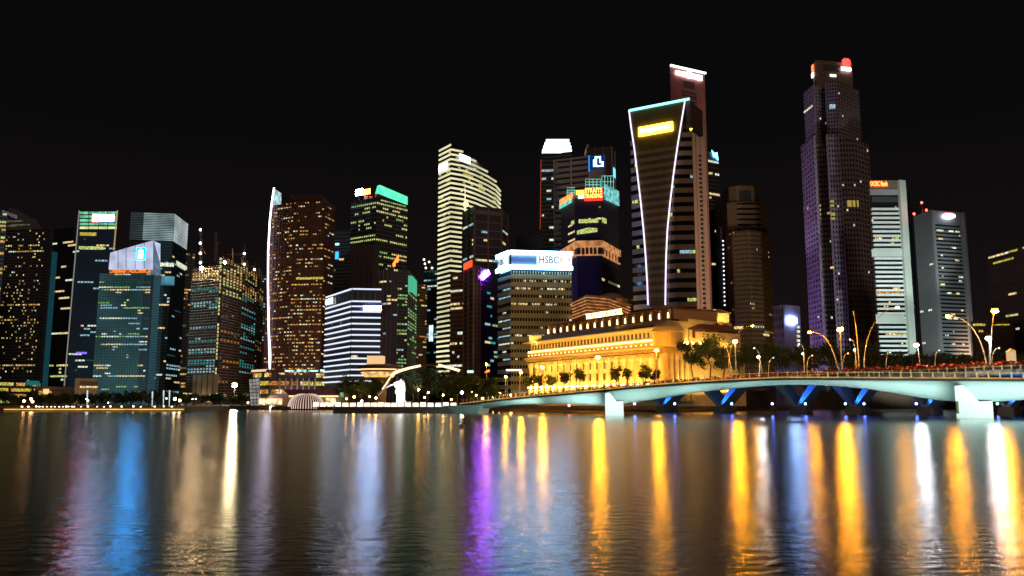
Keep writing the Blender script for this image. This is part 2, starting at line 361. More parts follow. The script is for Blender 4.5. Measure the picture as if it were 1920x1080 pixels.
# 6 building with the blue emblem
T = Tower('office_tower', 'glass tower whose slanting white crown carries a blue emblem', [(187, 513), (284, 513), (301, 516)], 640, M['glass_lit'])
T.piers(M['glass_teal'], [20, 4], .16, .26); T.bands(M['glass_teal'], 50, .2, .2); T.lit(50, [18, 4], .1, [GREEN, WHITE, COOL, CREAM, DTEAL], lo=744, rowp=.22, rowboost=.7, run=4, fi=[0])
T.bands(emi('stripe_teal', (.08, .22, .28), .55), 80, .4, .3, fi=[1], name='side_stripes')
T.sign(0, (264, 516, 282, 744), M['dark_panel'], 'recess', d=.1, th=.1)
f = T.faces[0]; mb = MB()
q = [f.hit(x, y) for x, y in ((204, 505), (286, 505), (287, 451), (207, 474))]
mb.prism([f.at(a, .4, z) for a, z in q], [f.at(a, -14, z) for a, z in q]); cw = mb.build('crown', emi('crown_white', (.6, .66, .9), .85, .22, .12), T.root)
for x in (222, 237, 254, 271): T.line(0, [(x, 474-(x-207)*.28), (x, 504)], M['grey_panel'], .25, 'crown_rib', .5)
T.sign(0, (257, 465, 273, 487), emi('emblem_blue', (0, .34, 1), 120), 'emblem_panel', d=1.0, th=.4)
f0 = T.faces[0]; a, b_, z0, z1 = f0.rect(260.5, 467, 269.5, 485); mb = MB(); mb.prism([f0.at(x, 1.3, z) for x, z in ((a, z0), (b_, z0), (b_, z1-1.5), ((a+b_)/2, z1), (a, z1-1.5))], [f0.at(x, 1.05, z) for x, z in ((a, z0), (b_, z0), (b_, z1-1.5), ((a+b_)/2, z1), (a, z1-1.5))]); mb.build('emblem', emi('emblem_pale', (.5, .95, 1), 9), T.root)
T.sign(0, (206, 506, 283, 512), emi('crown_ember', (.9, .22, .04), .8, .9, .5), 'crown_frieze', d=.5, th=.4)
mb = MB(); fs = T.faces[1]; q = [fs.hit(x, y) for x, y in ((286, 516), (301, 516), (299, 490), (288, 452))]
mb.prism([fs.at(a, .3, z) for a, z in q], [fs.at(a, -6, z) for a, z in q]); mb.build('crown_return', emi('crown_blue', (.16, .24, .36), .7, .4, .2), T.root)
T.done()
# 7 dark filler
T = Tower('office_tower', 'narrow dark tower just left of the building site', [(333, 474), (366, 476)], 860, M['dark_panel'])
T.bands(M['grey_panel'], 50, .3, .3); T.lit(50, 7, .14, [WARM, CREAM, DIM], lo=742, rowp=.06, run=2); T.done()
# 8 construction site
def floodlamp(name, label, p, r, m, group=None, pole=6):
    o = thing(name, label, 'floodlight', p-Vector((0, 0, pole)), group); b_ = MB(); b_.bar(p-Vector((0, 0, pole)), p-Vector((0, 0, r)), .18, .12); b_.build('pole', M['steel'], o)
    b_ = MB(); b_.box(p.x-r, p.x+r, p.y-.1, p.y+.5, p.z-r*.7, p.z+r*.7); hd = b_.build('housing', M['dark_metal'], o)
    b_ = MB(); b_.ball((p.x, p.y-.4, p.z), r*.75, 8, 5); b_.build('lamp', m, o); return o
SITE = emi('site_lamp', (1, .66, .33), 420); SITEW = emi('site_lamp_pale', (1, .83, .45), 900)
T = Tower('unfinished_tower', 'unfinished tower with teal lower floors and floodlit open top, left of the hoist', [(362, 503), (413, 497)], 560, M['dark_brown'])
T.bands(M['concrete'], 50, .22, .8); T.piers(M['dark_brown'], 9, .14, .7)
T.lit(50, 9, .08, [TEAL, COOL], z1=None, lo=700, hi=535, rowp=.5, rowboost=.9, run=6); T.lit(50, 9, .35, [WARM, CREAM, LIME], hi=503, lo=533, rowp=.5, rowboost=.9, run=5)
T.sign(0, (364, 702, 410, 742), mat('hoarding', (.4, .33, .24), .8, noise=.2), 'podium_wall', d=1.2, th=1); T.piers(M['dark_brown'], 5, .1, 1.5, z2=zat(702, 560), name='podium_columns'); T.done()
q = P(387, 735, 552); area('podium_washlight', (q.x, q.y-6, 3), (q.x, q.y, 16), 15, .5, 900, (1, .8, .5))
q = P(387, 500, 556)
T = Tower('unfinished_tower', 'unfinished concrete tower stepping away to the right, thick with scaffolding and work lights', [(418, 481), (455, 497), (482, 516), (494, 530)], 560, M['dark_brown'])
T.bands(M['concrete'], 50, .22, .8); T.piers(M['dark_brown'], [6, 6, 3], .2, .7)
T.lit(50, [6, 6, 3], .1, [TEAL, TEAL, COOL], lo=705, hi=560, rowp=.45, rowboost=.85, run=3, fi=[1]); T.lit(50, [6, 6, 3], .45, [CREAM, WARM, LIME, WARM2], lo=560, rowp=.45, rowboost=.85, run=3)
T.lit(50, [6, 6, 3], .1, [WARM2, DIM], fi=[0, 2], lo=720, hi=560)
for k in range(16):
    f = random.choice(T.faces); x = f.L*R(); mb = MB(); h = 3+R()*7; mb.bar(f.at(x, -1, T.z), f.at(x+R()*2-1, -1, T.z+h), .25); mb.build('scaffold_pole', M['rail_yellow'], T.root)
T.done()
T = Tower('hoist_mast', 'vertical construction hoist strung with yellow lamps between the two unfinished towers', [(411, 482), (418, 482)], 552, M['dark_metal'], back=4, cat='hoist')
T.lit(40, 1, .9, [LIME, CREAM], rowp=1, rowboost=.95, lo=742, hf=.7, wf=.6, off=.1); T.done()
for i, (x, y, m, r) in enumerate(((378, 503, SITE, 1.6), (422, 492, SITE, 1.1), (440, 722, SITEW, 1.5))):
    floodlamp('floodlight', ('orange-white floodlight on the roof edge of the left unfinished tower', 'smaller warm floodlight at the top of the right unfinished tower', 'dazzling white floodlight low down in front of the building site')[i], P(x, y, 548 if i < 2 else 470), r, m, 'work lights of the building site')
def crane(label, px, y0, y1, D, jibdx, jibdy, lights, lean=0):
    b0 = P(px, y0, D); t0 = P(px+lean, y1, D); o = thing('tower_crane', label, 'crane', b0, 'tower cranes of the skyline'); mb = MB(); r = .75
    for sx, sy in ((-1, -1), (1, -1), (1, 1), (-1, 1)): mb.bar(b0+Vector((sx*r, sy*r, 0)), t0+Vector((sx*r*.4, sy*r*.4, 0)), .16)
    n = 12
    for k in range(n):
        a = b0.lerp(t0, k/n); c = b0.lerp(t0, (k+1)/n); s_ = 1 if k % 2 else -1
        mb.bar(a+Vector((-r*s_, -r, 0)), c+Vector((r*s_, -r, 0)), .1); mb.bar(a+Vector((-r, r*s_, 0)), c+Vector((-r, -r*s_, 0)), .1)
    mb.build('mast', M['dark_brown'], o)
    j = MB(); a = b0.lerp(t0, .55); c = P(px+jibdx, y0+jibdy, D)
    for dz in (0, 1.3): j.bar(a+Vector((0, 0, dz)), c+Vector((0, 0, dz*.3)), .16)
    for k in range(9):
        p = a.lerp(c, k/9); q = a.lerp(c, (k+1)/9); j.bar(p, q+Vector((0, 0, 1.3*(1-k/9))), .09)
    j.build('jib', M['maroon'], o)
    lm = emi('crane_lamp', (.85, 1, .75), 9)
    for lt in lights:
        q = b0.lerp(t0, lt); l = MB(); l.ball((q.x, q.y-1.3, q.z), .85, 6, 4); l.build('work_lamp', lm, o)
crane('tall thin crane mast strung with pale green lamps on the left unfinished tower', 377, 500, 430, 556, 9, -22, (.1, .35, .62, .98))
crane('dark crane with a reddish jib between the two unfinished towers', 405, 492, 436, 570, 6, -36, ())
crane('crane behind the right unfinished tower with its jib raised', 459, 500, 460, 600, -34, -22, (.1, .6))
crane('short crane at the right end of the building site', 478, 512, 492, 600, -14, -12, (.3,))
# grey neighbour behind site
T = Tower('office_tower', 'plain grey tower peeping out behind the right end of the building site', [(478, 513), (499, 517)], 760, M['grey_panel'])
T.bands(M['dark_panel'], 46, .4, .25); T.lit(46, 5, .05, [COOL, DIM], lo=690); T.done()
# 9 brown residential tower with curved white edge light
T = Tower('office_tower', 'dark brown tower of warm windows with a curving white light down its left edge', [(507, 386), (552, 379), (609, 377), (627, 387)], 560, M['dark_brown'], back=24)
T.bands(mat('chocolate', (.07, .035, .03), .8, noise=.2), 56, .45, .4); T.piers(mat('russet', (.13, .05, .04), .8), [9, 10, 3], .22, .6)
T.lit(56, [12, 14, 4], .4, [WARM, CREAM, WARM, WARM, WHITE], lo=700, rowp=.05, rowboost=.8, run=2, hf=.34, off=.53, d=.3, wf=.72)
T.sign(1, (556, 520, 607, 524), YEL, 'lit_floor', d=.7, th=.3); T.roofbox(.35, .85, 6, M['russet'])
f = T.faces[0]; mb = MB(); pts = []
for px, py in ((514, 352), (510, 378), (506, 415), (503, 470), (502.5, 530), (503.5, 600), (506, 692)): pts.append(P(px, py, 556))
mb.tube(pts, .55, k=5); mb.build('edge_light', emi('mast_light', (.75, .72, 1), 6), T.root)
mb = MB(); mb.tube([P(503.5, 600, 556.5), P(510, 692, 556.5)], .4, k=5); mb.build('edge_light', M['led_violet'], T.root)
mb = MB(); q = [P(x, y, 560) for x, y in ((512, 384), (526.5, 384), (526.5, 362), (514.5, 354))]; mb.prism(q, [v+Vector((0, 1.2, 0)) for v in q]); mb.build('roof_screen', emi('screen_pale', (.4, .62, .66), 1.1, .5, .4), T.root); T.done()
# 10 dark tower with blue signs
T = Tower('office_tower', 'black tower with two small blue signs behind the brown tower', [(627, 432), (662, 430)], 860, M['dark_panel'])
T.bands(M['grey_panel'], 48, .25, .2); T.lit(48, 7, .05, [CREAM, YEL, DIM], lo=540, rowp=.08, run=2)
T.sign(0, (629, 472, 635, 486), emi('blue_sign_small', (.05, .45, 1), 1.6), 'sign', d=.6); T.sign(0, (629, 456, 636, 460), emi('blue_sign_pale', (.3, .7, 1), 2.2), 'sign', d=.6); T.done()
# 11 green crown tower
T = Tower('office_tower', 'black tower with yellow-green windows, a mint crown and a white and red sign', [(659, 379), (706, 370), (764, 385)], 720, M['dark_panel'])
T.piers(M['dark_panel'], [13, 16], .2, .36); T.bands(M['grey_panel'], 50, .25, .3); T.lit(50, [13, 16], .22, [LIME, GREEN, CREAM, LIME], lo=530, rowp=.3, rowboost=.85, run=4, hf=.4)
f = T.faces[1]; mb = MB(); q = [f.hit(x, y) for x, y in ((708, 362), (763.5, 384), (763.5, 369), (712, 347))]
mb.prism([f.at(a, .5, z) for a, z in q], [f.at(a, -3, z) for a, z in q]); mb.build('crown', emi('crown_mint', (.12, .85, .5), 1.25, .25, .1), T.root)
q = [f.hit(x, y) for x, y in ((706, 372), (763.5, 387), (763.5, 384.5), (708, 363))]; mb = MB(); mb.prism([f.at(a, .2, z) for a, z in q], [f.at(a, -3, z) for a, z in q]); mb.build('crown_wall', M['dark_panel'], T.root)
f = T.faces[0]
T.roofbox(.25, .4, 4, M['dark_panel'])
T.sign(0, (668, 355, 681, 366), emi('sign_hot_white', (.85, .9, 1), 60), 'sign_emblem', d=.8); T.sign(0, (681, 355, 695, 365), emi('sign_hot_red', (1, .1, .02), 22), 'sign_panel', d=.8)
T.sign(0, (672, 366, 674, 380), M['dark_metal'], 'sign_post', d=.5, th=.3); T.sign(0, (690, 365, 692, 380), M['dark_metal'], 'sign_post', d=.5, th=.3)
T.done()
T = Tower('office_block', 'plain dark grey windowless block standing before the mint crowned tower', [(657, 459), (711, 459)], 640, mat('dim_wall', (.07, .05, .055), .8))
T.piers(M['grey_panel'], 6, .04, .2); T.done()
# 12 block with white led floors
T = Tower('office_block', 'mid-rise dark block outlined by white light lines on every floor', [(613, 557), (661, 541), (715, 542)], 420, M['glass_blue'], back=22, cat='office block')
zt = T.z; LED = emi('led_floor', (.75, .82, 1), 1.2)
ys = [541, 564, 573.5, 583.5, 594.5, 606, 616.5, 627, 638, 648.5, 659.5, 671, 681.5, 692, 703, 713.5]
D0 = T.pts[1].y
for i, y in enumerate(ys):
    z = zat(y, D0)
    for k, f in enumerate(T.faces):
        mb = MB(); mb.obox(f.a, f.u, f.n, 0 if (k or i < 11) else f.L*.0, f.L, .3, .75, z-.55, z+.1); mb.build('floor_light', LED, T.root)
        T._mb('floor_slabs', M['navy_panel']).obox(f.a, f.u, f.n, 0, f.L, -.05, .29, z-1.2, z+.1)
T.lit(16, [14, 12], .03, [DTEAL, GREEN, CREAM, DIM], rowp=.1, rowboost=.4, run=3, hf=.6, off=.2)
T.piers(M['grey_panel'], [10, 5], .1, .25, z1=zat(563, D0), z2=T.z-.6)
lettering(T.faces[0], (614, 560, 627, 571), 'OUE', M['sign_letter_white'], T.root, 1.0)
T.sign(1, (682, 574, 715, 582), M['sign_white'], 'sign', d=1.1); T.done()
# portico stilts of that block
# 13 dark tower right of it
T = Tower('office_tower', 'dark navy tower with thin vertical mullion lines right of the striped block', [(712, 506), (735, 504), (746, 505)], 560, M['glass_blue'])
T.piers(mat('mauve', (.2, .13, .2), .7), [3, 2], .08, .5); T.bands(M['dark_panel'], 36, .4, .3); T.lit(36, [5, 3], .05, [COOL, CREAM], lo=690); T.done()
# 13b flame sign building
T = Tower('office_tower', 'dark tower with green windows, an orange flame sign and a mint lit corner', [(733, 503), (765, 505), (782, 524)], 650, M['dark_panel'])
T.piers(M['dark_panel'], [6, 4], .2, .36); T.bands(M['grey_panel'], 42, .25, .3); T.lit(42, [6, 4], .2, [LIME, GREEN, GREEN, COOL], lo=690, hi=525, rowp=.3, rowboost=.8, run=3)
FL = emi('sign_flame', (1, .12, .02), 5)
f = T.faces[0]
for (x0, y0, x1, y1) in ((735.5, 487, 741.5, 501), (741, 478, 747, 493)):
    q = [f.hit(*p) for p in ((x0+1, y1), ((x0+x1)/2+2, y1-1), (x1, y0+4), (x1-1, y0), (x0, y0+8))]; mb = MB(); mb.prism([f.at(a, 1.2, z) for a, z in q], [f.at(a, .7, z) for a, z in q]); mb.build('flame_sign', FL, T.root)
T.sign(0, (737, 498, 739, 505), M['dark_metal'], 'sign_post', d=.6, th=.4)
T.sign(0, (765, 517, 771, 548), emi('mint_sign', (.1, .6, .35), .8), 'lit_corner', d=.8, th=.5); T.sign(1, (771, 522, 780, 552), M['mint_sign'], 'lit_corner', d=.8, th=.5); T.done()
# 14
T = Tower('apartment_tower', 'slim brown tower with a few amber windows, left of the cold blue lit frame', [(776, 531), (801, 534)], 760, M['dark_brown'])
T.bands(M['brown_stone'], 46, .4, .4); T.lit(46, 7, .14, [WARM, WARM2, CREAM], lo=690, run=2); T.done()
# 15
T = Tower('unfinished_tower', 'slim unfinished tower lit cold blue-white, left of the striped curved tower', [(795, 508), (822, 506)], 820, M['glass_teal'])
T.bands(M['steel'], 44, .2, .4); T.piers(M['steel'], 4, .1, .5); T.lit(44, 4, .2, [COOL, COOL, DTEAL, WHITE], lo=690, rowp=.15)
T.sign(0, (805, 610, 812, 640), emi('cold_strip', (.75, .9, 1), 1.5, .5, .3), 'lit_bay', d=.7); T.done()
crane('leaning crane with pale work lights left of the striped curved tower', 800, 508, 482, 815, -8, -20, (.2, .5, .8), -6)
crane('second leaning crane with work lights close to the striped curved tower', 812, 506, 490, 815, -6, -18, (.2, .9), -8)
T = Tower('office_tower', 'very dark tower low between the cold lit frame and the striped curved tower', [(756, 545), (790, 548)], 900, M['dark_panel']); T.lit(30, 5, .06, [DIM], lo=690); T.done()
# 16 striped tower with curved roof
T = Tower('striped_tower', 'tall tower wrapped in glowing cream floor stripes with a curved sloping top', [(824, 270, 764), (846, 266, 745), (868, 281, 752), (892, 300, 768), (914, 320, 788), (930, 341, 808), (938, 357, 828)], 764, M['glass'], slope=True, back=18)
ST_ = emi('stripe_cream', (1, .94, .55), .85, .3, .03); zb = 2; zt = max(q.z for q in T.pts)
nfl = 54
for i, f in enumerate(T.faces):
    for k in range(nfl):
        z = zb+(zt-zb)*(k+.3)/nfl; h = (zt-zb)/nfl
        lim = T.pts[i].z+(T.pts[i+1].z-T.pts[i].z)*.5
        if z+h*.45 > lim or z < zat(640 if i < 2 else 400+0*i if False else 640, 750)-35: continue
        if i >= 2 and z < zat(560, 760): continue
        T._mb('floor_stripes_side' if i else 'floor_stripes', ST_).obox(f.a, f.u, f.n, 0, f.L, .05, .7, z, z+h*.38)
T.lit(54, [5, 5, 5, 5, 5, 3], .1, [LIME, CREAM, YEL], lo=600, run=2, rowp=.1, rowboost=.5, hf=.35, off=.72)
T.sign(2, (860, 292, 880, 304), emi('sign_bright', (1, 1, .85), 7), 'sign', d=1.2); T.sign(0, (824.5, 308, 840, 320), emi('sign_bright_cool', (.85, .95, 1), 7), 'sign', d=1.2); T.done()
# 17 tower with spire
T = Tower('office_tower', 'blue-black tower in a brown frame with a spire and orange beacon', [(868, 398), (890, 386), (940, 391), (952, 402)], 650, M['glass_blue'])
FR = mat('brown_frame', (.3, .2, .17), .75, noise=.12)
T.bands(FR, 24, .14, .5); T.piers(FR, [2, 2, 1], .12, .7); T.lit(48, [5, 12, 3], .03, [COOL, WHITE, CREAM], lo=500, hi=420)
T.sign(1, (893, 396, 938, 403), FR, 'parapet', d=.9, th=.7)
q = P(872, 385, 640); mb = MB(); mb.bar(P(872, 396, 655), P(872, 345, 655), .8, .15); mb.build('spire', emi('spire_light', (1, .8, .5), 1.3), T.root)
mb = MB(); mb.ball(P(873, 383, 646), 2.2, 8, 5); mb.build('beacon', emi('orange_beacon', (1, .35, .08), 9), T.root); T.done()
# 17b
PK = mat('pink_grid', (.45, .24, .22), .75, noise=.1)
T = Tower('office_tower', 'slim tower behind a pinkish lattice with a red sign, left of a violet screen', [(870, 506), (889, 497), (936, 512)], 540, M['glass_blue'])
T.bands(PK, 30, .16, .5, fi=[0]); T.piers(PK, [2, 1], .12, .7, fi=[0]); T.bands(PK, 30, .16, .5, fi=[1], s1=.28); T.piers(PK, 2, .2, .7, fi=[1], s1=.22)
T.bands(M['dark_panel'], 30, .4, .3, fi=[1], s0=.3); T.lit(30, 9, .08, [GREEN, TEAL, CREAM, COOL], fi=[1], s0=.35, lo=690, hi=530)
T.sign(0, (872, 491, 887, 503), emi('sign_red_dim', (1, .06, .02), 2.2), 'sign', d=1)
f = T.faces[1]; q = [f.hit(x, y) for x, y in ((898, 519), (903, 525), (916, 514), (913, 506))]; mb = MB(); mb.prism([f.at(a, 1.2, z) for a, z in q], [f.at(a, .6, z) for a, z in q]); mb.build('screen', emi('screen_violet', (.33, .05, 1), 150), T.root)
T.sign(1, (904, 509, 909, 512), emi('screen_core', (.2, .45, 1), 30), 'screen_panel', d=1.5, th=.2)
T.done(); PXS = f
T = Tower('office_block', 'low brown striped block in front of the foot of the striped curved tower', [(845, 512), (872, 509)], 590, M['dark_brown'])
T.bands(mat('brown_band', (.22, .11, .07), .8), 30, .45, .6); T.lit(30, 6, .03, [WHITE, CREAM], lo=690)
T.sign(0, (859, 622, 870, 627), WHITE, 'lit_floor', d=.8); T.done()
# 22
T = Tower('office_tower', 'dim blue-grey slab far behind the building with the white lit crown', [(968, 443), (1032, 438)], 900, mat('slate', (.08, .11, .15), .7)); T.lit(30, 8, .02, [DIM], lo=470); T.done()
# 18 lit crown bank
OL = mat('olive_stone', (.42, .35, .17), .8, noise=.12, nscale=.1)
T = Tower('office_block', 'olive-beige office block with a blazing white lit crown carrying large letters', [(935, 480), (958, 471), (1071, 474)], 480, M['glass'], back=30)
zc0 = zat(503, T.pts[1].y); zt = T.z
T.bands(OL, 17, .58, .6, fi=[1], z2=zc0-1.5); T.piers(OL, 22, .28, .35, fi=[1], z2=zc0-1.5); T.bands(M['grey_stone'], 17, .5, .6, fi=[0], z2=zc0-1.5)
T.lit(17, 44, .12, [WHITE, CREAM, WHITE], fi=[1], z2=zc0-1.5, hf=.26, off=.64, run=2, lo=680, rowp=.15, rowboost=.35, wf=.6)
T.lit(17, 3, .8, [COOL, WHITE], fi=[0], z2=zc0-1.5, hf=.2, off=.66, run=3, lo=690, hi=530)
f0, f1 = T.faces; LW = emi('crown_strip', (.22, .55, 1), 26)
for k, f in enumerate((f0, f1)):
    ch = mat('crown_panel_blue', (.2, .27, .4), .5)
    mb = MB(); mb.obox(f.a, f.u, f.n, 0, f.L, .62, .9, zc0, zt); mb.build('crown_panel', ch, T.root)
    for z0, z1 in ((zc0-.5, zc0+1.7), (zt-1.9, zt+.3)):
        mb = MB(); mb.obox(f.a, f.u, f.n, -.4, f.L+.4, .95, 1.8, z0, z1); mb.build('crown_light', LW, T.root)
T.sign(1, (1006, 479, 1071, 497), emi('sign_box_white', (.6, .85, 1), 2.6), 'sign_box', d=1.4, th=.4); T.sign(0, (938, 483, 956, 500), M['sign_box_white'], 'sign_box', d=1.4, th=.4)
lettering(f1, (1010, 481, 1047, 495), 'HSBC', mat('sign_grey', (.25, .27, .3), .7), T.root, 1.6)
RW = emi('sign_peach', (1, .25, .1), 3)
for tri in (((1049, 481), (1049, 495), (1056, 488)), ((1069, 481), (1062, 488), (1069, 495)), ):
    q = [f1.hit(*p) for p in tri]; mb = MB(); mb.prism([f1.at(a, 1.75, z) for a, z in q], [f1.at(a, 1.45, z) for a, z in q]); mb.build('sign_emblem', RW, T.root)
lettering(f0, (939, 486, 950, 498), 'HSBC', M['sign_grey'], T.root, 1.6); T.done()
ctr = f1.at(f1.L/2, 40, 0)
area('facade_washlight', (ctr.x, ctr.y, 10), (f1.at(f1.L/2, 0, 0).x, f1.at(f1.L/2, 0, 0).y, 55), 50, 2, 2600, (1, .85, .5), f1.u)
# 19
T = Tower('office_tower', 'dark tower topped by a stepped crown blazing white', [(1015, 288), (1038, 287), (1073, 284)], 790, M['dark_panel'])
T.bands(M['grey_panel'], 60, .25, .3); T.lit(60, [5, 7], .05, [WHITE, CREAM, COOL], lo=470, run=2)
CWH = emi('crown_blaze', (.9, .95, 1), 3.2)
for (x0, x1, y0, y1, dd) in ((1017, 1072, 280, 287, 0), (1019, 1071, 273, 279, 1), (1021.5, 1069, 267, 272, 2), (1024, 1067, 261, 266, 3)):
    a = P(x0, y1, 786+dd*3); b_ = P(x1, y1, 786+dd*3); zt = zat(y0, 786+dd*3); mb = MB(); mb.box(a.x, b_.x, a.y, a.y+24-dd*4, a.z, zt); mb.build('crown_tier', CWH if dd != 9 else CWH, T.root)
    mb = MB(); mb.box(a.x-.3, b_.x+.3, a.y-.3, a.y+22-dd*4, a.z-.7, a.z-.05); mb.build('crown_ledge', M['grey_panel'], T.root)
T.line(0, [(1014.5, 300), (1013, 430)], emi('edge_red', (.5, .06, .03), .5), .5); T.done()
# 20 grey
T = Tower('office_tower', 'grey slab with a blue framed white emblem near its top', [(1038, 300), (1104, 292), (1135, 289)], 700, mat('taupe', (.42, .38, .38), .8, noise=.1))
T.bands(M['dark_panel'], 16, .38, .25, fi=[0], z1=zat(470, 700), off=.3); T.piers(mat('taupe_light', (.5, .46, .48), .8), [2, 1], .08, .8)
T.lit(50, [8, 4], .05, [WARM, CREAM, COOL], fi=[0], lo=420, hi=320, d=.5)
T.bands(M['grey_stone'], 50, .4, 1.0, fi=[0], s0=0, s1=.13, name='balcony_edges')
T.sign(1, (1106, 292, 1134, 317), emi('emblem_navy', (.0, .05, .25), .6), 'emblem_board', d=.9)
f = T.faces[1]; EB = emi('emblem_glow', (.35, .8, 1), 6)
for r_ in ((1113, 300, 1119, 313), (1116, 294, 1119.5, 313), (1119.5, 294, 1127, 296.5), (1124.5, 296.5, 1127, 306), (1127, 303.5, 1132, 306), (1129.5, 306, 1132, 313), (1119, 310.5, 1130, 313)):
    T.sign(1, r_, EB, 'emblem', d=1.3, th=.3)
T.sign(1, (1104, 292, 1106, 322), M['sign_blue'] if False else emi('edge_blue', (.02, .25, .7), 1.5), 'edge_light', d=1); T.done()
T2 = Tower('office_tower', 'brown slab with tall fins rising behind the grey slab with the blue emblem', [(1100, 277), (1146, 275), (1152, 284)], 740, mat('cocoa', (.17, .1, .11), .8)); T2.piers(M['taupe_light'], [3, 1], .07, 1.0)
T2.sign(1, (1149, 316, 1152, 332), emi('blue_sign_dot', (.1, .5, 1), 2.5), 'sign', d=1); T2.roofbox(.03, .1, 5, M['taupe_light']); T2.done()
# 21 octagonal
T = Tower('octagonal_tower', 'octagonal blue-black tower wearing a bright red and teal crown of signs', [(1052, 402), (1078, 388), (1127, 386), (1159, 401)], 600, M['glass_blue'], back=26, cat='tower')
OB = T; T.bands(M['dark_panel'], 50, .3, .3); zc = zat(385, 590)
T.lit(50, [6, 10, 6], .03, [DIM, CREAM], lo=550, rowp=.02)
T.sign(1, (1085, 411, 1122, 418), LIME, 'lit_floor', d=.6); T.sign(0, (1072, 414, 1077, 421), LIME, 'lit_floor', d=.6); T.sign(2, (1128, 409, 1136, 418), LIME, 'lit_floor', d=.6)
f = T.faces[1]; q = [f.hit(*p) for p in ((1082, 440), (1120, 435), (1120, 428), (1103, 427), (1082, 433))]; mb = MB(); mb.prism([f.at(a, .7, z) for a, z in q], [f.at(a, .3, z) for a, z in q]); mb.build('lit_floor', LIME, T.root)
# crown drum
zs0 = T.z
def drum(T, m, z0, z1, grow, name):
    mb = MB(); c = T.pts; cx = sum(q.x for q in c)/4; cy = c[1].y+14
    ring = [(q.x, q.y) for q in c]+[(c[3].x-4, c[3].y+20), (c[0].x+4, c[0].y+20)]
    g1 = [(cx+(x-cx)*grow, cy+(y-cy)*grow) for x, y in ring]; mb.prism([(x, y, z0) for x, y in g1], [(x, y, z1) for x, y in g1]); return mb.build(name, m, T.root)
drum(T, M['dark_panel'], zs0, zs0+6.5, .99, 'crown_drum'); drum(T, M['glass_teal'], zs0+6.5, zs0+13, .82, 'lantern')
RS = emi('board_red', (1, .05, .02), 1.6); TS = emi('board_teal', (.25, .8, .65), .9, .4, .3); OS = emi('board_orange', (1, .22, .06), 2.2, .4, .4)
T.sign(1, (1096, 353, 1130, 377), RS, 'sign_board', d=1.2); T.sign(0, (1052, 368, 1076, 378), OS, 'sign_board', d=1.2); T.sign(0, (1051, 379, 1074, 386), TS, 'sign_board', d=1.2)
T.sign(2, (1131, 352, 1158, 380), emi('screen_teal', (.2, .6, .6), .9, .6, .35), 'sign_board', d=1.2); T.sign(1, (1080, 357, 1096, 366), emi('board_yellow', (.9, .85, .1), 1.5), 'sign_board', d=1.2); T.sign(1, (1084, 366, 1096, 373), M['sign_white'] if False else emi('board_white', (.8, .85, .8), 1.4), 'sign_board', d=1.2)
OL2 = emi('sign_letter_orange', (1, .5, .08), 5)
lettering(T.faces[1], (1097, 354, 1129, 362), 'STRAITS', OL2, T.root, 1.6); lettering(T.faces[1], (1097, 364, 1129, 372), 'TRADING', OL2, T.root, 1.6)
for fi, x0, x1, y0, y1 in ((1, 1098, 1126, 336, 352), (2, 1128, 1150, 330, 362), (0, 1064, 1078, 352, 366)):
    f = T.faces[fi]
    for k in range(5): T.line(fi, [(x0+(x1-x0)*k/4, y1), (x0+(x1-x0)*k/4, y0+(3 if fi == 0 else 0))], TS, .22, 'crown_frame', .2)
    for k in range(4): T.line(fi, [(x0, y0+(y1-y0)*k/3), (x1, y0+(y1-y0)*k/3)], TS, .22, 'crown_frame', .2)
# cornice
COP = emi('cornice_glow', (.85, .36, .13), .62, .5, .25)  # floodlight on the cornice is put in as emission
T.bands(COP, 1, 1, 1.4, z1=zat(466, 590), z2=zat(452, 590), name='cornice', fi=[0, 1, 2]) if False else None
T.done()
T = Tower('podium_tower', 'wider lower shaft of the octagonal tower ringed by a copper lit cornice', [(1053, 470), (1082, 452), (1127, 451), (1161, 470)], 585, M['glass_blue'], back=34, root=OB.root, part='lower_shaft')
z1 = zat(452, T.pts[1].y); T.bands(COP, 1, 1, 1.2, z1=z1-4.5, z2=z1, name='cornice')
T.bands(COP, 1, 1, .9, z1=z1-10, z2=z1-9.2, name='lower_cornice')
for f_ in T.faces:
    for k in range(1, 6):
        mb = MB(); x = f_.L*k/6; mb.obox(f_.a, f_.u, f_.n, x-.4, x+.4, -.05, 1.0, z1-9.1, z1-4.6); mb.build('cornice_bracket', COP, T.root)
if 1: pass; T.bands(M['dark_panel'], 30, .3, .3, z2=z1-12); T.lit(30, [5, 8, 6], .03, [DIM, CREAM], lo=550, z2=z1-12); T.done()
T = Tower('podium_block', 'copper lit stepped podium with a small domed roof behind the hotel', [(1068, 566), (1100, 552), (1140, 556), (1180, 572)], 500, mat('copper_stone', (.5, .28, .13), .8, noise=.15), back=26, cat='building')
T.bands(COP, 6, .2, .8, z1=zat(600, 500)); q = T.pts[2]
mb = MB(); mb.lathe((P(1148, 560, 497).x, 500, T.z-2), [(12, 0), (12, 2.5), (13, 2.6), (9, 5), (3, 7), (.2, 7.4)], 16); mb.build('dome', M['copper_stone'], T.root); T.done()
c_ = P(1120, 600, 470); spot('podium_floodlight', (c_.x, 455, 34), (c_.x, 500, 50), 26000, (1, .6, .3), 110)
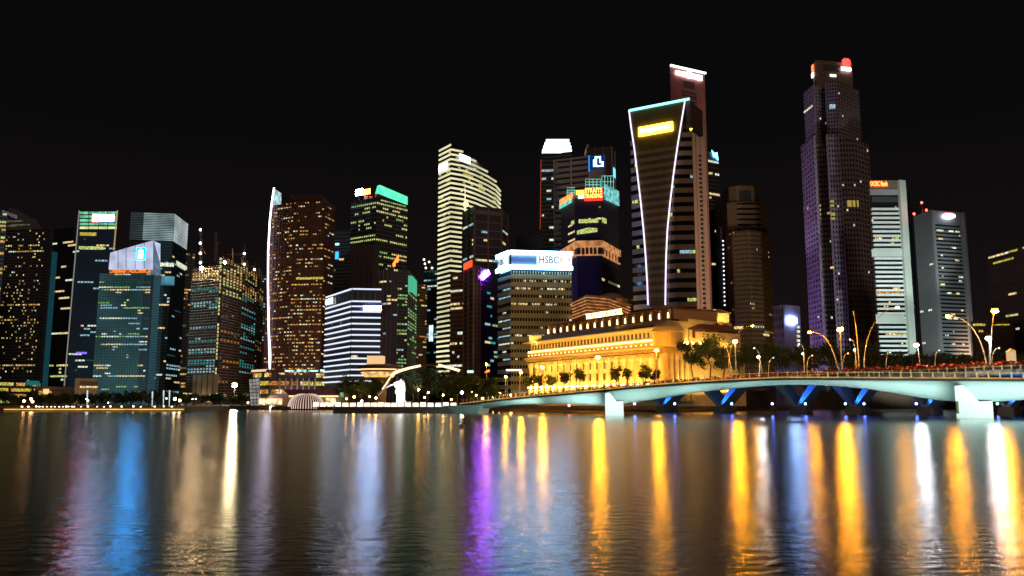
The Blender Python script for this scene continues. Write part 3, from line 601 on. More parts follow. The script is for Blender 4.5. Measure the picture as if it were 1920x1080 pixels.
# 24 tall red topped
T = Tower('tall_tower', 'reddish slab topped by a white light bar, behind the tower with the yellow sign', [(1256, 124), (1321, 138)], 600, M['red_panel'], back=24)
f = T.faces[0]
T.line(0, [(1256, 123), (1322, 138)], emi('bar_white', (.7, 1, .95), 3.5), .8, 'roof_light', .8)
a, b_, z0, z1 = f.rect(1266, 137, 1315, 150)
lettering(f, (1266, 138, 1290, 144), 'onereffles'[:6], M['sign_white'], T.root, 1.0) if False else None
for (x0, y0, x1, y1) in ((1266, 134, 1276, 141), (1277, 136, 1286, 144), (1287, 135, 1294, 147), (1295, 140, 1304, 148), (1305, 142, 1315, 151)): T.sign(0, (x0, y0, x1, y1), emi('sign_white_soft', (1, .97, .95), 6), 'sign', d=1.2)
for k in range(4): T.sign(0, (1281, 153+k*3.5, 1302, 155+k*3.5), M['dark_panel'], 'vent_slot', d=.3, th=.3)
for k in range(13): T.sign(0, ((1278 if k < 2 else 1296), 173+k*6, 1306, 175.5+k*6), M['dark_panel'], 'window_slot', d=.3, th=.3)
T.done()
T = Tower('tall_tower', 'pinkish beige slab with one column of dark windows beside the yellow sign tower', [(1294, 222), (1321, 224)], 560, mat('salmon', (.52, .32, .22), .8, noise=.1, nscale=.05), back=24)
T.bands(M['glass'], 54, .45, .2, s0=.5, s1=.72, name='window_slots', z2=zat(285, 560)); T.piers(M['salmon'], 3, .08, .5); T.done()
q_ = T.pts[1]; spot('added_facade_fill', (q_.x+38, q_.y-130, 20), (q_.x-4, q_.y, 110), 330000, (1, .66, .45), 42, 1.5)  # added spot to brighten the slab; no lamp stands there
# 23 yellow sign tower with shield
T = Tower('striped_tower', 'tower with white outlined tapering shield front, cyan roof bar and glowing yellow sign', [(1183, 258), (1214, 250), (1262, 241), (1297, 240)], 480, M['glass'], back=24, cat='tower')
T23 = T; SB = mat('bronze_band', (.3, .21, .13), .6, noise=.1); T.bands(SB, 29, .52, .8, fi=[1, 2]); T.bands(mat('silver_band', (.45, .45, .5), .5), 29, .52, .8, fi=[0])
T.lit(29, [5, 10, 6], .03, [LIME, CREAM, COOL, WHITE], lo=580, hf=.35, off=.56, d=.3)
# shield: tall panel standing proud of the shaft
Da, Db = 476, 458; zroof = zat(208, Da); A = P(1180, 208, Da); B = P(1293, 186, datz(186, zroof))
f = Face(A, B, zroof)
Lft = [(1180, 208), (1184, 240), (1190, 280), (1196, 330), (1202, 380), (1207, 430), (1211, 480), (1214, 530), (1215.5, 572)]
Rgt = [(1285, 188), (1278, 230), (1270, 280), (1263, 330), (1257, 380), (1252, 430), (1249.5, 480), (1248.5, 530), (1248, 572)]
lp = [f.hit(*p) for p in Lft]; rp = [f.hit(*p) for p in Rgt]
mb = MB(); q = lp[::-1]+[(f.L, zroof)]+rp[1:]; 
kk = len(mb.v)
for i in range(len(lp)-1):
    (a0, z0), (a1, z1) = lp[i], lp[i+1]; (b0, w0), (b1, w1) = rp[i], rp[i+1]
    mb.prism([f.at(a1, 0, z1), f.at(b1, 0, w1), f.at(b0, 0, w0), f.at(a0, 0, z0)], [f.at(a1, -7, z1), f.at(b1, -7, w1), f.at(b0, -7, w0), f.at(a0, -7, z0)])
mb.build('shield', mat('shield_bronze', (.14, .1, .035), .45, noise=.15), T.root)
mb = MB(); a_, z_ = f.hit(1287, 190); mb.obox(f.a, f.u, f.n, rp[0][0], f.L, -22, -1, zat(250, 470), zroof-.3); mb.build('upper_shaft', mat('umber', (.09, .05, .03), .6), T.root)
mbs = MB()
z = zat(572, 470)
while z < zat(275, 470):
    def ex(L, z):
        for i in range(len(L)-1):
            (a0, z0), (a1, z1) = L[i], L[i+1]
            if z1 <= z <= z0: return a1+(a0-a1)*(z-z1)/(z0-z1)
        return None
    a, b_ = ex(lp, z), ex(rp, z)
    if a is not None and b_ is not None: mbs.obox(f.a, f.u, f.n, a+.1, b_-.1, -.02, .25, z, z+2.1)
    z += 4.4
mbs.build('shield_bands', SB, T.root)
for L in (Lft, Rgt):
    mb = MB(); mb.tube([f.at(f.hit(*p)[0], .5, f.hit(*p)[1]) for p in L], .42, k=5); mb.build('edge_light', emi('led_lilac', (.85, .75, 1), 1.7), T.root)
mb = MB(); mb.tube([f.at(0, .5, zroof), f.at(f.L, .5, zroof)], .75, k=5); mb.build('roof_light', emi('bar_cyan', (.25, .85, .9), 2.6), T.root)
a, b_, z0, z1 = f.rect(1198, 234, 1262, 251); mb = MB(); mb.obox(f.a, f.u, f.n, a, b_, .1, 1.0, z0, z1); sg = mb.build('sign_board', M['sign_yellow'], T.root)
lettering(f, (a+1.6, b_-1.6, z0+1.2, z1-1.2), 'Maybank', emi('sign_letter_cream', (1, .95, .55), 11), T.root, 1.15, raw=True)
q = Face(B, Vector((T.pts[3].x+2, T.pts[3].y+10, 0)), zroof)
mb = MB(); c0 = P(1295, 240, 462); mb.prism([c0+Vector((0, 0, -1.6)), c0+Vector((1.6, 0, .2)), c0+Vector((.4, 0, 1.8)), c0+Vector((-1.4, 0, .8))], [c0+Vector((0, -.5, -1.6)), c0+Vector((1.6, -.5, .2)), c0+Vector((.4, -.5, 1.8)), c0+Vector((-1.4, -.5, .8))]); mb.build('side_emblem', M['sign_yellow'], T.root)
T.done()
c_ = f.at(f.L/2, 0, 0); spot('shield_floodlight', (c_.x-30, c_.y-70, 20), (c_.x, c_.y, 75), 60000, (1, .78, .4), 60)
# 25
T = Tower('office_tower', 'black narrow tower with a small bright blue sign near its top', [(1327, 284), (1347, 288)], 720, M['dark_panel'])
T.bands(M['grey_panel'], 60, .25, .3); T.lit(60, 5, .05, [CREAM, WHITE], lo=590)
f = T.faces[0]
for tri in (((1333, 282), (1337, 296), (1340, 290)), ((1335, 290), (1345, 301), (1343, 286))):
    q = [f.hit(*p) for p in tri]; mb = MB(); mb.prism([f.at(a, 1.2, z) for a, z in q], [f.at(a, .7, z) for a, z in q]); mb.build('sign', emi('sign_azure', (.1, .6, 1), 9), T.root)
T.done()
T = Tower('office_tower', 'dim slab carrying a vertical dotted line of white lamps beside the stepped brown tower', [(1340, 372), (1362, 376)], 690, M['dark_brown'])
T.bands(M['dark_panel'], 40, .4, .3); f = T.faces[0]
for k in range(19):
    a, z = f.hit(1354+k*.22, 428+k*8); mb = MB(); mb.ball(f.at(a, .6, z), .62, 6, 4); mb.build('edge_lamp', emi('dot_white', (.9, .9, 1), 2.6), T.root)
T.done()
# 26 stepped brown
T = Tower('stepped_tower', 'rounded stepped brown tower with a notched top and few lit windows', [(1363, 440, 640), (1374, 434, 628), (1400, 432, 622), (1425, 433, 626), (1443, 440, 640)], 640, M['glass'], back=30, slope=False)
BS = mat('umber_stone', (.2, .125, .07), .8, noise=.1); T26 = T
T.bands(BS, 38, .5, .5); T.piers(BS, [5, 8, 8, 6], .35, .7); T.lit(38, [5, 8, 8, 6], .035, [CREAM, WARM, WHITE], lo=640, hf=.4, off=.52, run=2)
T.sign(1, (1377, 612, 1394, 617), CREAM, 'lit_floor', d=1); T.sign(3, (1430, 626, 1440, 630), CREAM, 'lit_floor', d=1)
for (x0, x1, y0, y1, dy, nm) in ((1366, 1441, 378, 436, 2, 'upper_shaft'), (1369, 1425, 348, 379, 4, 'crown')):
    a = P(x0, y0, 632+dy); b_ = P(x1, y0, 632+dy); zt, zb_ = zat(y0, 632+dy), T.z if nm == 'upper_shaft' else zat(378, 634); w_ = b_.x-a.x
    mb = MB(); ring = [(a.x, a.y+5), (a.x+w_*.2, a.y), (a.x+w_*.8, a.y), (b_.x, a.y+5), (b_.x, a.y+24), (a.x, a.y+24)]
    mb.prism([(x, y, zb_) for x, y in ring], [(x, y, zt) for x, y in ring]); mb.build(nm, BS, T.root)
    if nm == 'upper_shaft':
        mb = MB()
        for k in range(6): z = zb_+(zt-zb_)*(k+.4)/6; mb.box(a.x+w_*.2, a.x+w_*.8, a.y-.4, a.y+.5, z, z+(zt-zb_)/6*.35)
        mb.build('upper_windows', M['glass'], T.root)
    else: mb = MB(); mb.box(a.x+w_*.28, a.x+w_*.68, a.y-.25, a.y+3, zt-13, zt-4); mb.build('notch', M['dark_panel'], T.root)
T.done()
# 27 small purple
T = Tower('office_block', 'small lilac lit block with a bright blue-white sign left of the tallest stepped tower', [(1449, 574), (1469, 571), (1500, 574)], 430, mat('lilac_wall', (.3, .26, .36), .8, noise=.08), back=15, cat='office block')
T.bands(M['glass'], 9, .55, .15, fi=[0], s0=.05, s1=.95, z1=16, name='window_rows'); T.piers(M['lilac_wall'], 4, .45, .3, fi=[0]); T.sign(1, (1475, 596, 1491, 606), emi('sign_icy', (.3, .5, 1), 70), 'sign', d=.9); 
for k in range(5): T.sign(1, (1494, 611+k*8.5, 1499, 615.5+k*8.5), M['room_white'], 'window', d=.3, th=.2)
T.done()
c_ = T.pts[0]; spot('violet_floodlight', (c_.x-8, c_.y-25, 6), (c_.x+3, c_.y, 34), 9000, (.5, .38, 1), 80)
# 28 stepped tall tower
LV = mat('mauve_stone', (.34, .27, .3), .8, noise=.08, nscale=.06)
def step_tier(root, pts, D, zb, name, fl, bays, lit_p, wall, lo=700, hi=None):
    T = Tower('stepped_tower', 'very tall stepped tower washed violet on its left with a red emblem on top', pts, D, M['glass'], back=24, z0=zb, root=root, part=name)
    T.bands(LV, fl, .42, .5); T.piers(LV, bays, .42, .62); T.lit(fl, bays, lit_p, [WHITE, CREAM], hf=.4, off=.52, run=1, lo=lo, rowp=0, d=.2); return T
T = step_tier(None, [(1503, 275, 556), (1527, 262, 532), (1529, 262, 545), (1550, 262, 543), (1551, 258, 530), (1572, 256, 530), (1573, 260, 540), (1600, 262, 540), (1627, 266, 552)], 556, 2, 'wall', 52, [5, 1, 4, 1, 4, 1, 5, 5], .02, None)
T28 = T; r28 = T.root; z_t1 = T.z
T.sign(2, (1533, 355, 1549, 361), YEL, 'lit_floor', d=.8) if False else None
for (x0, y0, x1, y1, fi) in ((1556, 376, 1563, 380, 4), (1556, 384, 1563, 388, 4), (1550, 398, 1556, 402, 4), (1557, 399, 1565, 405, 4), (1557, 408, 1565, 412, 4), (1588, 376, 1596, 388, 6), (1598, 376, 1603, 388, 6), (1605, 376, 1608, 388, 7)): T.sign(fi, (x0, y0, x1, y1), emi('room_olive', (.75, .55, .12), .5), 'lit_bay', d=.75, th=.1)
for y in (384, 392, 400, 407, 414, 421, 428, 443, 450): T.sign(3 if False else 2, (1535, y, 1538.5, y+4), M['room_cream'], 'window', d=.8, th=.1)
T.sign(4, (1556, 500, 1563, 504), M['room_cream'], 'window', d=.8, th=.1)
T.done()
T = step_tier(r28, [(1508, 174, 560), (1526, 163, 545), (1547, 160, 550), (1548, 152, 540), (1568, 154, 538), (1608, 163, 556)], 560, z_t1, 'middle_shaft', 16, [4, 4, 1, 4, 8], .01, None); z_t2 = T.z
T.sign(0, (1509, 203, 1526, 206), WHITE, 'lit_floor', d=.9); T.sign(3, (1555, 196, 1566, 204), COOL, 'lit_floor', d=.9); T.done()
T = Tower('x', 'x', [(1523, 121, 558), (1530, 117, 550), (1597, 117, 556)], 558, mat('granite_dark', (.26, .17, .12), .8, noise=.08), back=18, z0=z_t2, root=r28, part='top_shaft')
T.sign(1, (1544, 122, 1575, 133), M['dark_panel'], 'plant_opening', d=.3); T.sign(1, (1556, 140, 1567, 144), emi('top_lamp', (.9, 1, .9), 2), 'window', d=.6)
T.sign(0, (1523.5, 122, 1526.5, 136), emi('side_red', (1, .12, .03), 4), 'side_emblem', d=.8); T.sign(0, (1523.5, 137, 1526.5, 145), M['sign_letter_white'], 'side_lettering', d=.8)
f = T.faces[1]; EM = emi('emblem_red', (1, .02, .015), 9); 
for k in range(5):
    a, b_, z0, z1 = f.rect(1578, 111, 1593, 125); w_ = (b_-a)/5; mb = MB(); mb.obox(f.a, f.u, f.n, a+k*w_+.15, a+(k+1)*w_-.15, .6, 1.2, z0+(0 if k % 2 else .9), z1-(.9 if k in (0, 4) else 0)); mb.build('emblem', EM, r28)
lettering(f, (1576, 127, 1594, 134), 'UOB', emi('sign_letter_hot', (1, .95, .95), 9), r28, 1.2); T.done()
p0 = T28.pts[0]; p1 = T28.pts[1]
spot('added_facade_fill', (p0.x+60, p0.y-110, 12), (p0.x+30, p0.y, 90), 230000, (1, .6, .32), 80, 2); spot('violet_floodlight', (p0.x-95, p0.y-48, 6), (p0.x+8, p0.y, 62), 280000, (.5, .34, 1), 52, 1); spot('violet_floodlight', (p0.x-100, p0.y-50, 70), (p0.x+8, p0.y, 160), 230000, (.6, .45, .9), 48, 1)  # the first spot is an added warm fill for the brown faces
q_ = T26.pts[2]; spot('added_facade_fill', (q_.x+10, q_.y-90, 10), (q_.x, q_.y, 70), 70000, (1, .6, .25), 75, 2)  # added warm fill for the stepped tower, no real source
# 29 white striped
T = Tower('striped_tower', 'white tower with close horizontal stripes, pale side fin and red letters on top', [(1629, 339), (1692, 339), (1704, 340)], 480, M['glass'], back=22)
WS = emi('x_none', (1, 1, 1), 0) if False else mat('white_stone', (.78, .8, .8), .7, noise=.06); D0 = 480
T.bands(WS, 33, .45, 1.4, fi=[0], z1=zat(668, D0), z2=zat(386, D0)); T.sign(1, (1692, 340, 1704, 668), mat('fin_stone', (.62, .68, .62), .75, noise=.1, nscale=.1), 'side_fin', d=2, th=2)
T.sign(0, (1629, 339, 1692, 356), mat('attic', (.2, .15, .1), .8), 'attic', d=1.2, th=1); T.sign(0, (1629, 356, 1692, 366), M['grey_stone'], 'attic_ledge', d=1.6, th=1.4); T.sign(0, (1634, 369, 1692, 379), M['dark_panel'], 'recess', d=.5, th=.4)
T.sign(0, (1632, 468, 1692, 482), M['fin_stone'], 'plant_floor', d=1.7, th=1.5); T.sign(0, (1640, 590, 1694, 607), M['fin_stone'], 'plant_floor', d=1.7, th=1.5)
T.lit(33, 14, .03, [LIME, CREAM, WARM], fi=[0], z1=zat(668, D0), z2=zat(386, D0), hf=.4, off=.5, run=3, rowp=.07, d=.3)
lettering(T.faces[0], (1630, 341, 1662, 350), 'OCBC Bank', emi('sign_letter_red', (1, .13, .02), 9), T.root, 1.6); T.done()
f = T.faces[0]; c_ = f.at(f.L/2, 0, 0)
spot('tower_floodlight', (c_.x-10, c_.y-75, 8), (c_.x, c_.y, 55), 230000, (.82, 1, .95), 80, 1.5); spot('tower_floodlight', (c_.x+5, c_.y-85, 60), (c_.x, c_.y, 95), 150000, (.85, 1, .95), 50, 1.5)
# 30 grey
T = Tower('office_tower', 'grey tower with a small white and pink sign and red beacons on its roof', [(1713, 406), (1744, 394), (1806, 399)], 470, mat('cool_grey', (.12, .12, .13), .8, noise=.08, nscale=.1), back=24)
T.bands(M['glass'], 46, .4, .2, fi=[1], s0=.12, s1=.86, z2=zat(420, 460), name='window_rows'); T.piers(M['cool_grey'], 1, .12, 1.2, fi=[1])
T.lit(46, 20, .05, [WHITE, CREAM, WHITE], fi=[1], hf=.4, off=0, run=4, lo=665, hi=425, d=.3, s0=.14, s1=.84, rowp=.16, rowboost=.35)
T.lit(30, 4, .06, [WHITE], fi=[0], hf=.3, lo=665, run=1, rowp=0)
f = T.faces[1]; q = [f.hit(*p) for p in ((1765, 403), (1775, 402), (1786, 403), (1787, 408), (1780, 411), (1770, 411), (1764, 408))]; mb = MB(); mb.prism([f.at(a, 1.6, z) for a, z in q], [f.at(a, 1.0, z) for a, z in q]); mb.build('sign', emi('sign_ice', (.85, .9, 1), 10), T.root)
T.sign(1, (1769, 400, 1781, 403), emi('sign_pink', (1, .12, .25), 4), 'sign', d=1.4)
for (x, y, yb) in ((1714, 401, 406), (1728, 380, 400), (1737, 394, 398)):
    q = P(x, y, 473); mb = MB(); mb.bar((q.x, q.y, zat(yb+4, 473)), q, .3, .2); o = mb.build('mast', M['steel'], T.root); mb = MB(); mb.ball(q, .75, 6, 4); mb.build('beacon', M['red_beacon'], o)
T.done()
# 31 right edge
T = Tower('office_block', 'dark olive block with slanting rows of lit floors at the right edge', [(1853, 480), (1990, 440)], 400, mat('olive_dark', (.09, .065, .03), .8, noise=.1), back=30, cat='office block')
T.bands(M['dark_brown'], 22, .4, .5); T.lit(22, 16, .14, [LIME, CREAM, YEL, WHITE], hf=.28, off=.55, lo=665, rowp=.15, rowboost=.5, run=3); T.done()
T = Tower('office_block', 'dark low block with two yellow lit strips behind the brightest street lamp', [(1820, 602), (1900, 600)], 380, M['dark_brown'], back=20, cat='office block')
T.bands(M['dark_panel'], 10, .4, .3); T.sign(0, (1824, 607, 1847, 611), YEL, 'lit_floor', d=.6); T.sign(0, (1835, 619, 1843, 623), YEL, 'lit_floor', d=.6); T.sign(0, (1860, 608, 1892, 610), YEL, 'lit_floor', d=.6); T.done()
spot('added_facade_fill', (-330, 372, 12), (-300, 640, 110), 520000, (.45, .85, 1), 75, 2); spot('added_facade_fill', (-140, 456, 8), (-140, 560, 75), 90000, (1, .66, .4), 100, 2)  # added cool and warm fills for the dark left towers
#@@PART2
# ================================================================== the two bridges
def smooth(keys, t):
    """Catmull-Rom through rows (t, a, b, ...)"""
    n = len(keys)
    if t <= keys[0][0]: return keys[0][1:]
    if t >= keys[-1][0]: return keys[-1][1:]
    for i in range(n-1):
        if keys[i][0] <= t <= keys[i+1][0]: break
    k0, k1, k2, k3 = keys[max(0, i-1)], keys[i], keys[i+1], keys[min(n-1, i+2)]
    u = (t-k1[0])/(k2[0]-k1[0]); out = []
    for j in range(1, len(k1)):
        m1 = (k2[j]-k0[j])/(k2[0]-k0[0])*(k2[0]-k1[0]); m2 = (k3[j]-k1[j])/(k3[0]-k1[0])*(k2[0]-k1[0])
        out.append((2*u**3-3*u*u+1)*k1[j]+(u**3-2*u*u+u)*m1+(-2*u**3+3*u*u)*k2[j]+(u**3-u*u)*m2)
    return out
FB = [(862, 757, 770, 288), (960, 746, 758.5, 262), (1060, 737, 757.5, 243), (1130, 730.5, 759, 231), (1185, 725, 753, 224), (1300, 716, 735, 212), (1450, 708.5, 722, 202), (1560, 708, 723, 197), (1650, 708.5, 732, 194), (1770, 709, 751, 190), (1860, 709.5, 753, 187), (1990, 711, 744, 182), (2130, 714, 735, 178), (2450, 722, 738, 172)]
def fb(px):
    yt, yb, D = smooth(FB, px); a = P(px, yt, D); return a, zat(yb, D)
W = 6.0
st = [862+(2450-862)*i/110 for i in range(111)]; S = [fb(x) for x in st]
def norm(i):
    a = S[max(0, i-1)][0]; b = S[min(len(S)-1, i+1)][0]; u = Vector((b.x-a.x, b.y-a.y, 0)).normalized(); return u, Vector((-u.y, u.x, 0))
fbr = thing('footbridge', 'pale teal curved footbridge with a haunched girder and two fin piers over the water', 'bridge', (S[20][0].x, S[20][0].y, 0))
mb = MB(); n0 = len(S); rings = []
for i, (a, zb) in enumerate(S):
    u, n = norm(i); q = []
    dep = a.z-zb
    for d, z in ((0.25, a.z-.55), (.1, a.z-.8), (.15, a.z-dep*.45), (.7, a.z-dep*.8), (1.5, zb), (W-1.5, zb), (W-.2, a.z-dep*.45), (W-.2, a.z-.55)):
        q.append(Vector((a.x+n.x*d, a.y+n.y*d, z)))
    rings.append(q)
for q in rings: mb.v += q
K = 8
for i in range(n0-1):
    for j in range(K):
        a = i*K+j; b = i*K+(j+1) % K; mb.f.append((a, b, b+K, a+K))
mb.f.append(tuple(range(K))); mb.f.append(tuple((n0-1)*K+j for j in range(K-1, -1, -1)))
gd = mb.build('girder', M['bridge_paint'], fbr)
for p in gd.data.polygons: p.use_smooth = True
def ribbon(rows, name, m, parent):
    """rows: per station list of (offset inward, z) closed ring"""
    mb = MB(); k = len(rows[0][1])
    for i, ring in rows:
        a = S[i][0]; u, n = norm(i)
        for d, z in ring: mb.v.append(Vector((a.x+n.x*d, a.y+n.y*d, z)))
    for i in range(len(rows)-1):
        for j in range(k): a = i*k+j; b = i*k+(j+1) % k; mb.f.append((a, b, b+k, a+k))
    return mb.build(name, m, parent)
ribbon([(i, [(-.05, S[i][0].z-.54), (-.05, S[i][0].z-.1), (W, S[i][0].z-.1), (W, S[i][0].z-.54)]) for i in range(n0)], 'deck_edge', M['black_rubber'], fbr)
ribbon([(i, [(.0, S[i][0].z-.09), (0, S[i][0].z+.22), (.3, S[i][0].z+.22), (.3, S[i][0].z-.09)]) for i in range(n0)], 'kerb_rail_glow', emi('kerb_amber', (1, .5, .12), .55, .4, .5), fbr)  # kerb rail given a glow in place of lamplight falling on it
ribbon([(i, [(.1, S[i][0].z+1.2), (.1, S[i][0].z+1.3), (.2, S[i][0].z+1.3), (.2, S[i][0].z+1.2)]) for i in range(n0)], 'handrail', M['rail_yellow'], fbr)
# railing posts: bent plates
L = [0]
for i in range(1, n0): L.append(L[-1]+(S[i][0]-S[i-1][0]).length)
def at_len(s):
    for i in range(n0-1):
        if L[i+1] >= s: break
    t_ = (s-L[i])/(L[i+1]-L[i]); p = S[i][0].lerp(S[i+1][0], t_); return p, norm(i)
mb = MB(); pr = [(0, 0, .16), (.0, .5, .14), (.16, .9, .1), (.12, 1.3, .06)]
for i in range(3):
    (y0, z0, r0), (y1, z1, r1) = pr[i], pr[i+1]; mb.prism([(-r0, y0-.05, z0), (r0, y0-.05, z0), (r0, y0+.12, z0), (-r0, y0+.12, z0)], [(-r1, y1-.05, z1), (r1, y1-.05, z1), (r1, y1+.12, z1), (-r1, y1+.12, z1)])
pm = bpy.data.meshes.new('railing_post'); pm.from_pydata(mb.v, [], mb.f); pm.materials.append(M['rail_yellow'])
s_ = 2.0; k = 0
tot = L[-1]; step = tot/100
while s_ < tot and k < 99:
    p, (u, n) = at_len(s_); o = bpy.data.objects.new('railing_post', pm); col.objects.link(o); o.parent = fbr
    o.location = p+Vector((0, 0, .2))+n*.05-ORG[fbr.name]; o.rotation_euler = (0, 0, math.atan2(u.y, u.x)); s_ += step; k += 1
# piers
def pier(px0, px1, D, ytop, ybase, xt):
    a = P(px0, ybase, D); b = P(px1, ybase, D); w_ = b.x-a.x; z1 = zat(ytop, D); zm = zat(752, D); mb = MB()
    prof = [(a.x, -.5), (b.x, -.5), (b.x, zm), (a.x+w_*.63, zm-.1)]
    for i in range(1, 7):
        t_ = i/6; prof.append((a.x+w_*(.63-.43*t_**.8), zm+(z1-zm)*(1-(1-t_)**1.6)))
    prof += [(a.x, z1-.2)]
    y0 = a.y-1.3; sk = (a.x+w_/2)/a.y*6.6
    mb.prism([(x, y0, z) for x, z in prof][::-1], [(x+sk, y0+6.6, z) for x, z in prof][::-1]); o = mb.build('pier', M['plaster_white'], fbr); return a, b
pA = pier(1134, 1168, 227.0, 736, 778, 0); pB = pier(1788, 1857, 188.2, 722, 783, 0)
mb = MB(); q = P(1793, 770, 186.85); mb.box(q.x, q.x+.5, 186.6, 186.95, 1, 3.7); mb.build('inspection_hatch', mat('hatch_olive', (.12, .11, .04), .7), fbr)
a = P(850, 770, 292); mb = MB(); mb.prism([(a.x, 283, -.5), (a.x+9, 276, -.5), (a.x+12, 286, -.5), (a.x+3, 294, -.5)], [(a.x-3, 283, 2.4), (a.x+10, 276, 2.6), (a.x+13, 287, 2.6), (a.x+1, 294, 2.4)]); mb.build('abutment', M['bridge_paint'], fbr)
for px, dist, wt, tw in ((960, 16, 2600, 22), (1060, 16, 2800, 22), (1150, 18, 2200, 20), (1250, 16, 1700, 20), (1360, 16, 1300, 22), (1470, 16, 1200, 22), (1580, 16, 1300, 22), (1680, 15, 1800, 20), (1800, 17, 1300, 18), (1870, 17, 1900, 18), (1960, 15, 1900, 20)):
    p, zb = fb(px); area('added_bridge_wash', (p.x, p.y-dist, .8), (p.x, p.y+1, p.z-1.6), 12, .6, wt*.5, (.7, 1, .93), (1, -.3, 0)).data.spread = math.radians(95)  # unseen lamps added over open water to wash the girder
# road bridge behind
RB = [(935, 743, 372), (1000, 737, 352), (1100, 727, 328), (1240, 715, 305), (1400, 704, 280), (1600, 692, 256), (1760, 685, 238), (1900, 678, 224), (2100, 672, 208), (2480, 676, 196)]
def rb(px):
    y, D = smooth(RB, px); return P(px, y, D)
RS_ = [rb(935+(2480-935)*i/90) for i in range(91)]
def rnorm(i):
    a = RS_[max(0, i-1)]; b = RS_[min(90, i+1)]; u = Vector((b.x-a.x, b.y-a.y, 0)).normalized(); return u, Vector((-u.y, u.x, 0))
rbr = thing('road_bridge', 'low road bridge behind the footbridge with blue lit slanting struts and planted parapet', 'bridge', (RS_[35].x, RS_[35].y, 0))
def rrib(name, m, ring, parent=rbr, st=1):
    mb = MB(); idx = list(range(0, 91, st)); k = len(ring)
    for i in idx:
        a = RS_[i]; u, n = rnorm(i)
        for d, z in ring: mb.v.append(Vector((a.x+n.x*d, a.y+n.y*d, a.z+z)))
    for i in range(len(idx)-1):
        for j in range(k): p = i*k+j; q = i*k+(j+1) % k; mb.f.append((p, q, q+k, p+k))
    mb.f.append(tuple(range(k))); return mb.build(name, m, parent)
rrib('deck', M['concrete'], [(0, -3.4), (0, -2.0), (26, -2.0), (26, -3.4)])
rrib('parapet', mat('parapet_stone', (.16, .15, .1), .85, noise=.2), [(.2, -1.99), (.2, -.6), (.6, -.6), (.6, -1.99)])
rrib('planter', M['rail_yellow'], [(-.15, -1.2), (-.15, -.95), (.15, -.95), (.15, -1.2)])
rrib('back_parapet', M['parapet_stone'], [(25.4, -1.99), (25.4, -1.0), (25.8, -1.0), (25.8, -1.99)])
mb = MB(); pr = random.Random(3)
for i in range(90):
    a, b = RS_[i], RS_[i+1]; u, n = rnorm(i)
    for k in range(80):
        p = a.lerp(b, pr.random()); d = pr.uniform(-.3, 1.6); z = p.z-.75+pr.uniform(-.2, 1.15)*(1-abs(d-.6)/2)+.25*math.sin(p.x*1.3)
        c = Vector((p.x+n.x*d, p.y+n.y*d, z)); r = pr.uniform(.18, .42); e = Vector((pr.uniform(-1, 1), pr.uniform(-1, 1), pr.uniform(-1, 1))).normalized(); g2 = e.cross(Vector((0, .3, 1))).normalized()
        mb.poly([c-e*r, c-g2*r, c+e*r, c+g2*r])
fl = mb.build('flower_planting', M['flower_red']); tag(fl, 'long band of red bougainvillea growing along the road bridge parapet', 'flowers', kind='stuff')
for i in range(2, 90, 1):
    a = RS_[i]; u, n = rnorm(i); mb = MB()
    mb.obox(a-n*.25, u, -n, -.16, .16, 0, .3, a.z-2.0, a.z-.75); mb.build('parapet_post', M['rail_yellow'], rbr)
BLUE = emi('blue_lamp', (.1, .16, 1), 60); BGL = (.01, .22, 1)
for j, px in enumerate((1243, 1353, 1500, 1607, 1745, 1900)):
    p = rb(px); zt = p.z-3.4; c = Vector((p.x, p.y+5, 0)); i = min(range(91), key=lambda k: abs(RS_[k].x-p.x)); u, n = rnorm(i)
    mb = MB(); mb.obox(c, u, -n, -1.9, 1.9, -8, .6, -.5, 2.2); mb.build('pier_base', mat('quay_brown', (.14, .09, .06), .9, noise=.4, nscale=.12), rbr)
    for s2 in (-1, 1):
        mb = MB()
        for off in (0,):
            a = c+u*(s2*.4); b = c+u*(s2*6.2)
            mb.prism([(a.x-u.x*.5, a.y-u.y*.5, 2.2), (a.x+u.x*.5, a.y+u.y*.5, 2.2), (a.x+u.x*.5+n.x*7, a.y+u.y*.5+n.y*7, 2.2), (a.x-u.x*.5+n.x*7, a.y-u.y*.5+n.y*7, 2.2)], [(b.x-u.x*1.5, b.y-u.y*1.5, zt), (b.x+u.x*1.5, b.y+u.y*1.5, zt), (b.x+u.x*1.5+n.x*7, b.y+u.y*1.5+n.y*7, zt), (b.x-u.x*1.5+n.x*7, b.y-u.y*1.5+n.y*7, zt)])
        mb.build('strut', mat('strut_grey', (.22, .22, .24), .6), rbr)
    l = c-n*3.4+u*1.0; spot('blue_uplight', (l.x, l.y, 2.6), (l.x+u.x*3.2+n.x*3.4, l.y+u.y*3.2+n.y*3.4, 6.4), 11000, (.01, .13, 1), 95, .15)
def waterlamp(px, py, D, m, label, group=None, r=.32, h=None):
    p = P(px, py, D); o = thing('water_lamp', label, 'lamp', (p.x, p.y, -.5), group); mb = MB(); mb.bar((p.x, p.y, -.5), (p.x, p.y, p.z-r*.8), .14, .1); mb.build('post', M['dark_metal'], o)
    mb = MB(); mb.ball(p, r, 8, 5); mb.build('bulb', m, o); mb = MB(); mb.lathe((p.x, p.y, p.z+r*.8), [(.3, 0), (.32, .1), (.05, .25)], 8); mb.build('cap', M['dark_metal'], o)
for k, px in enumerate((1190, 1265, 1372, 1448, 1510, 1585, 1620, 1718, 1800, 1870)):
    waterlamp(px, 757, 236 if px > 1400 else 250, BLUE, nth(k, 10, 'the small violet-blue lamps on posts under the road bridge'), 'blue lamps under the bridges', .3)
waterlamp(1067, 760, 262, emi('pink_lamp', (1, .15, .25), 12), 'pinkish red lamp on a post under the left span of the footbridge', None, .4)
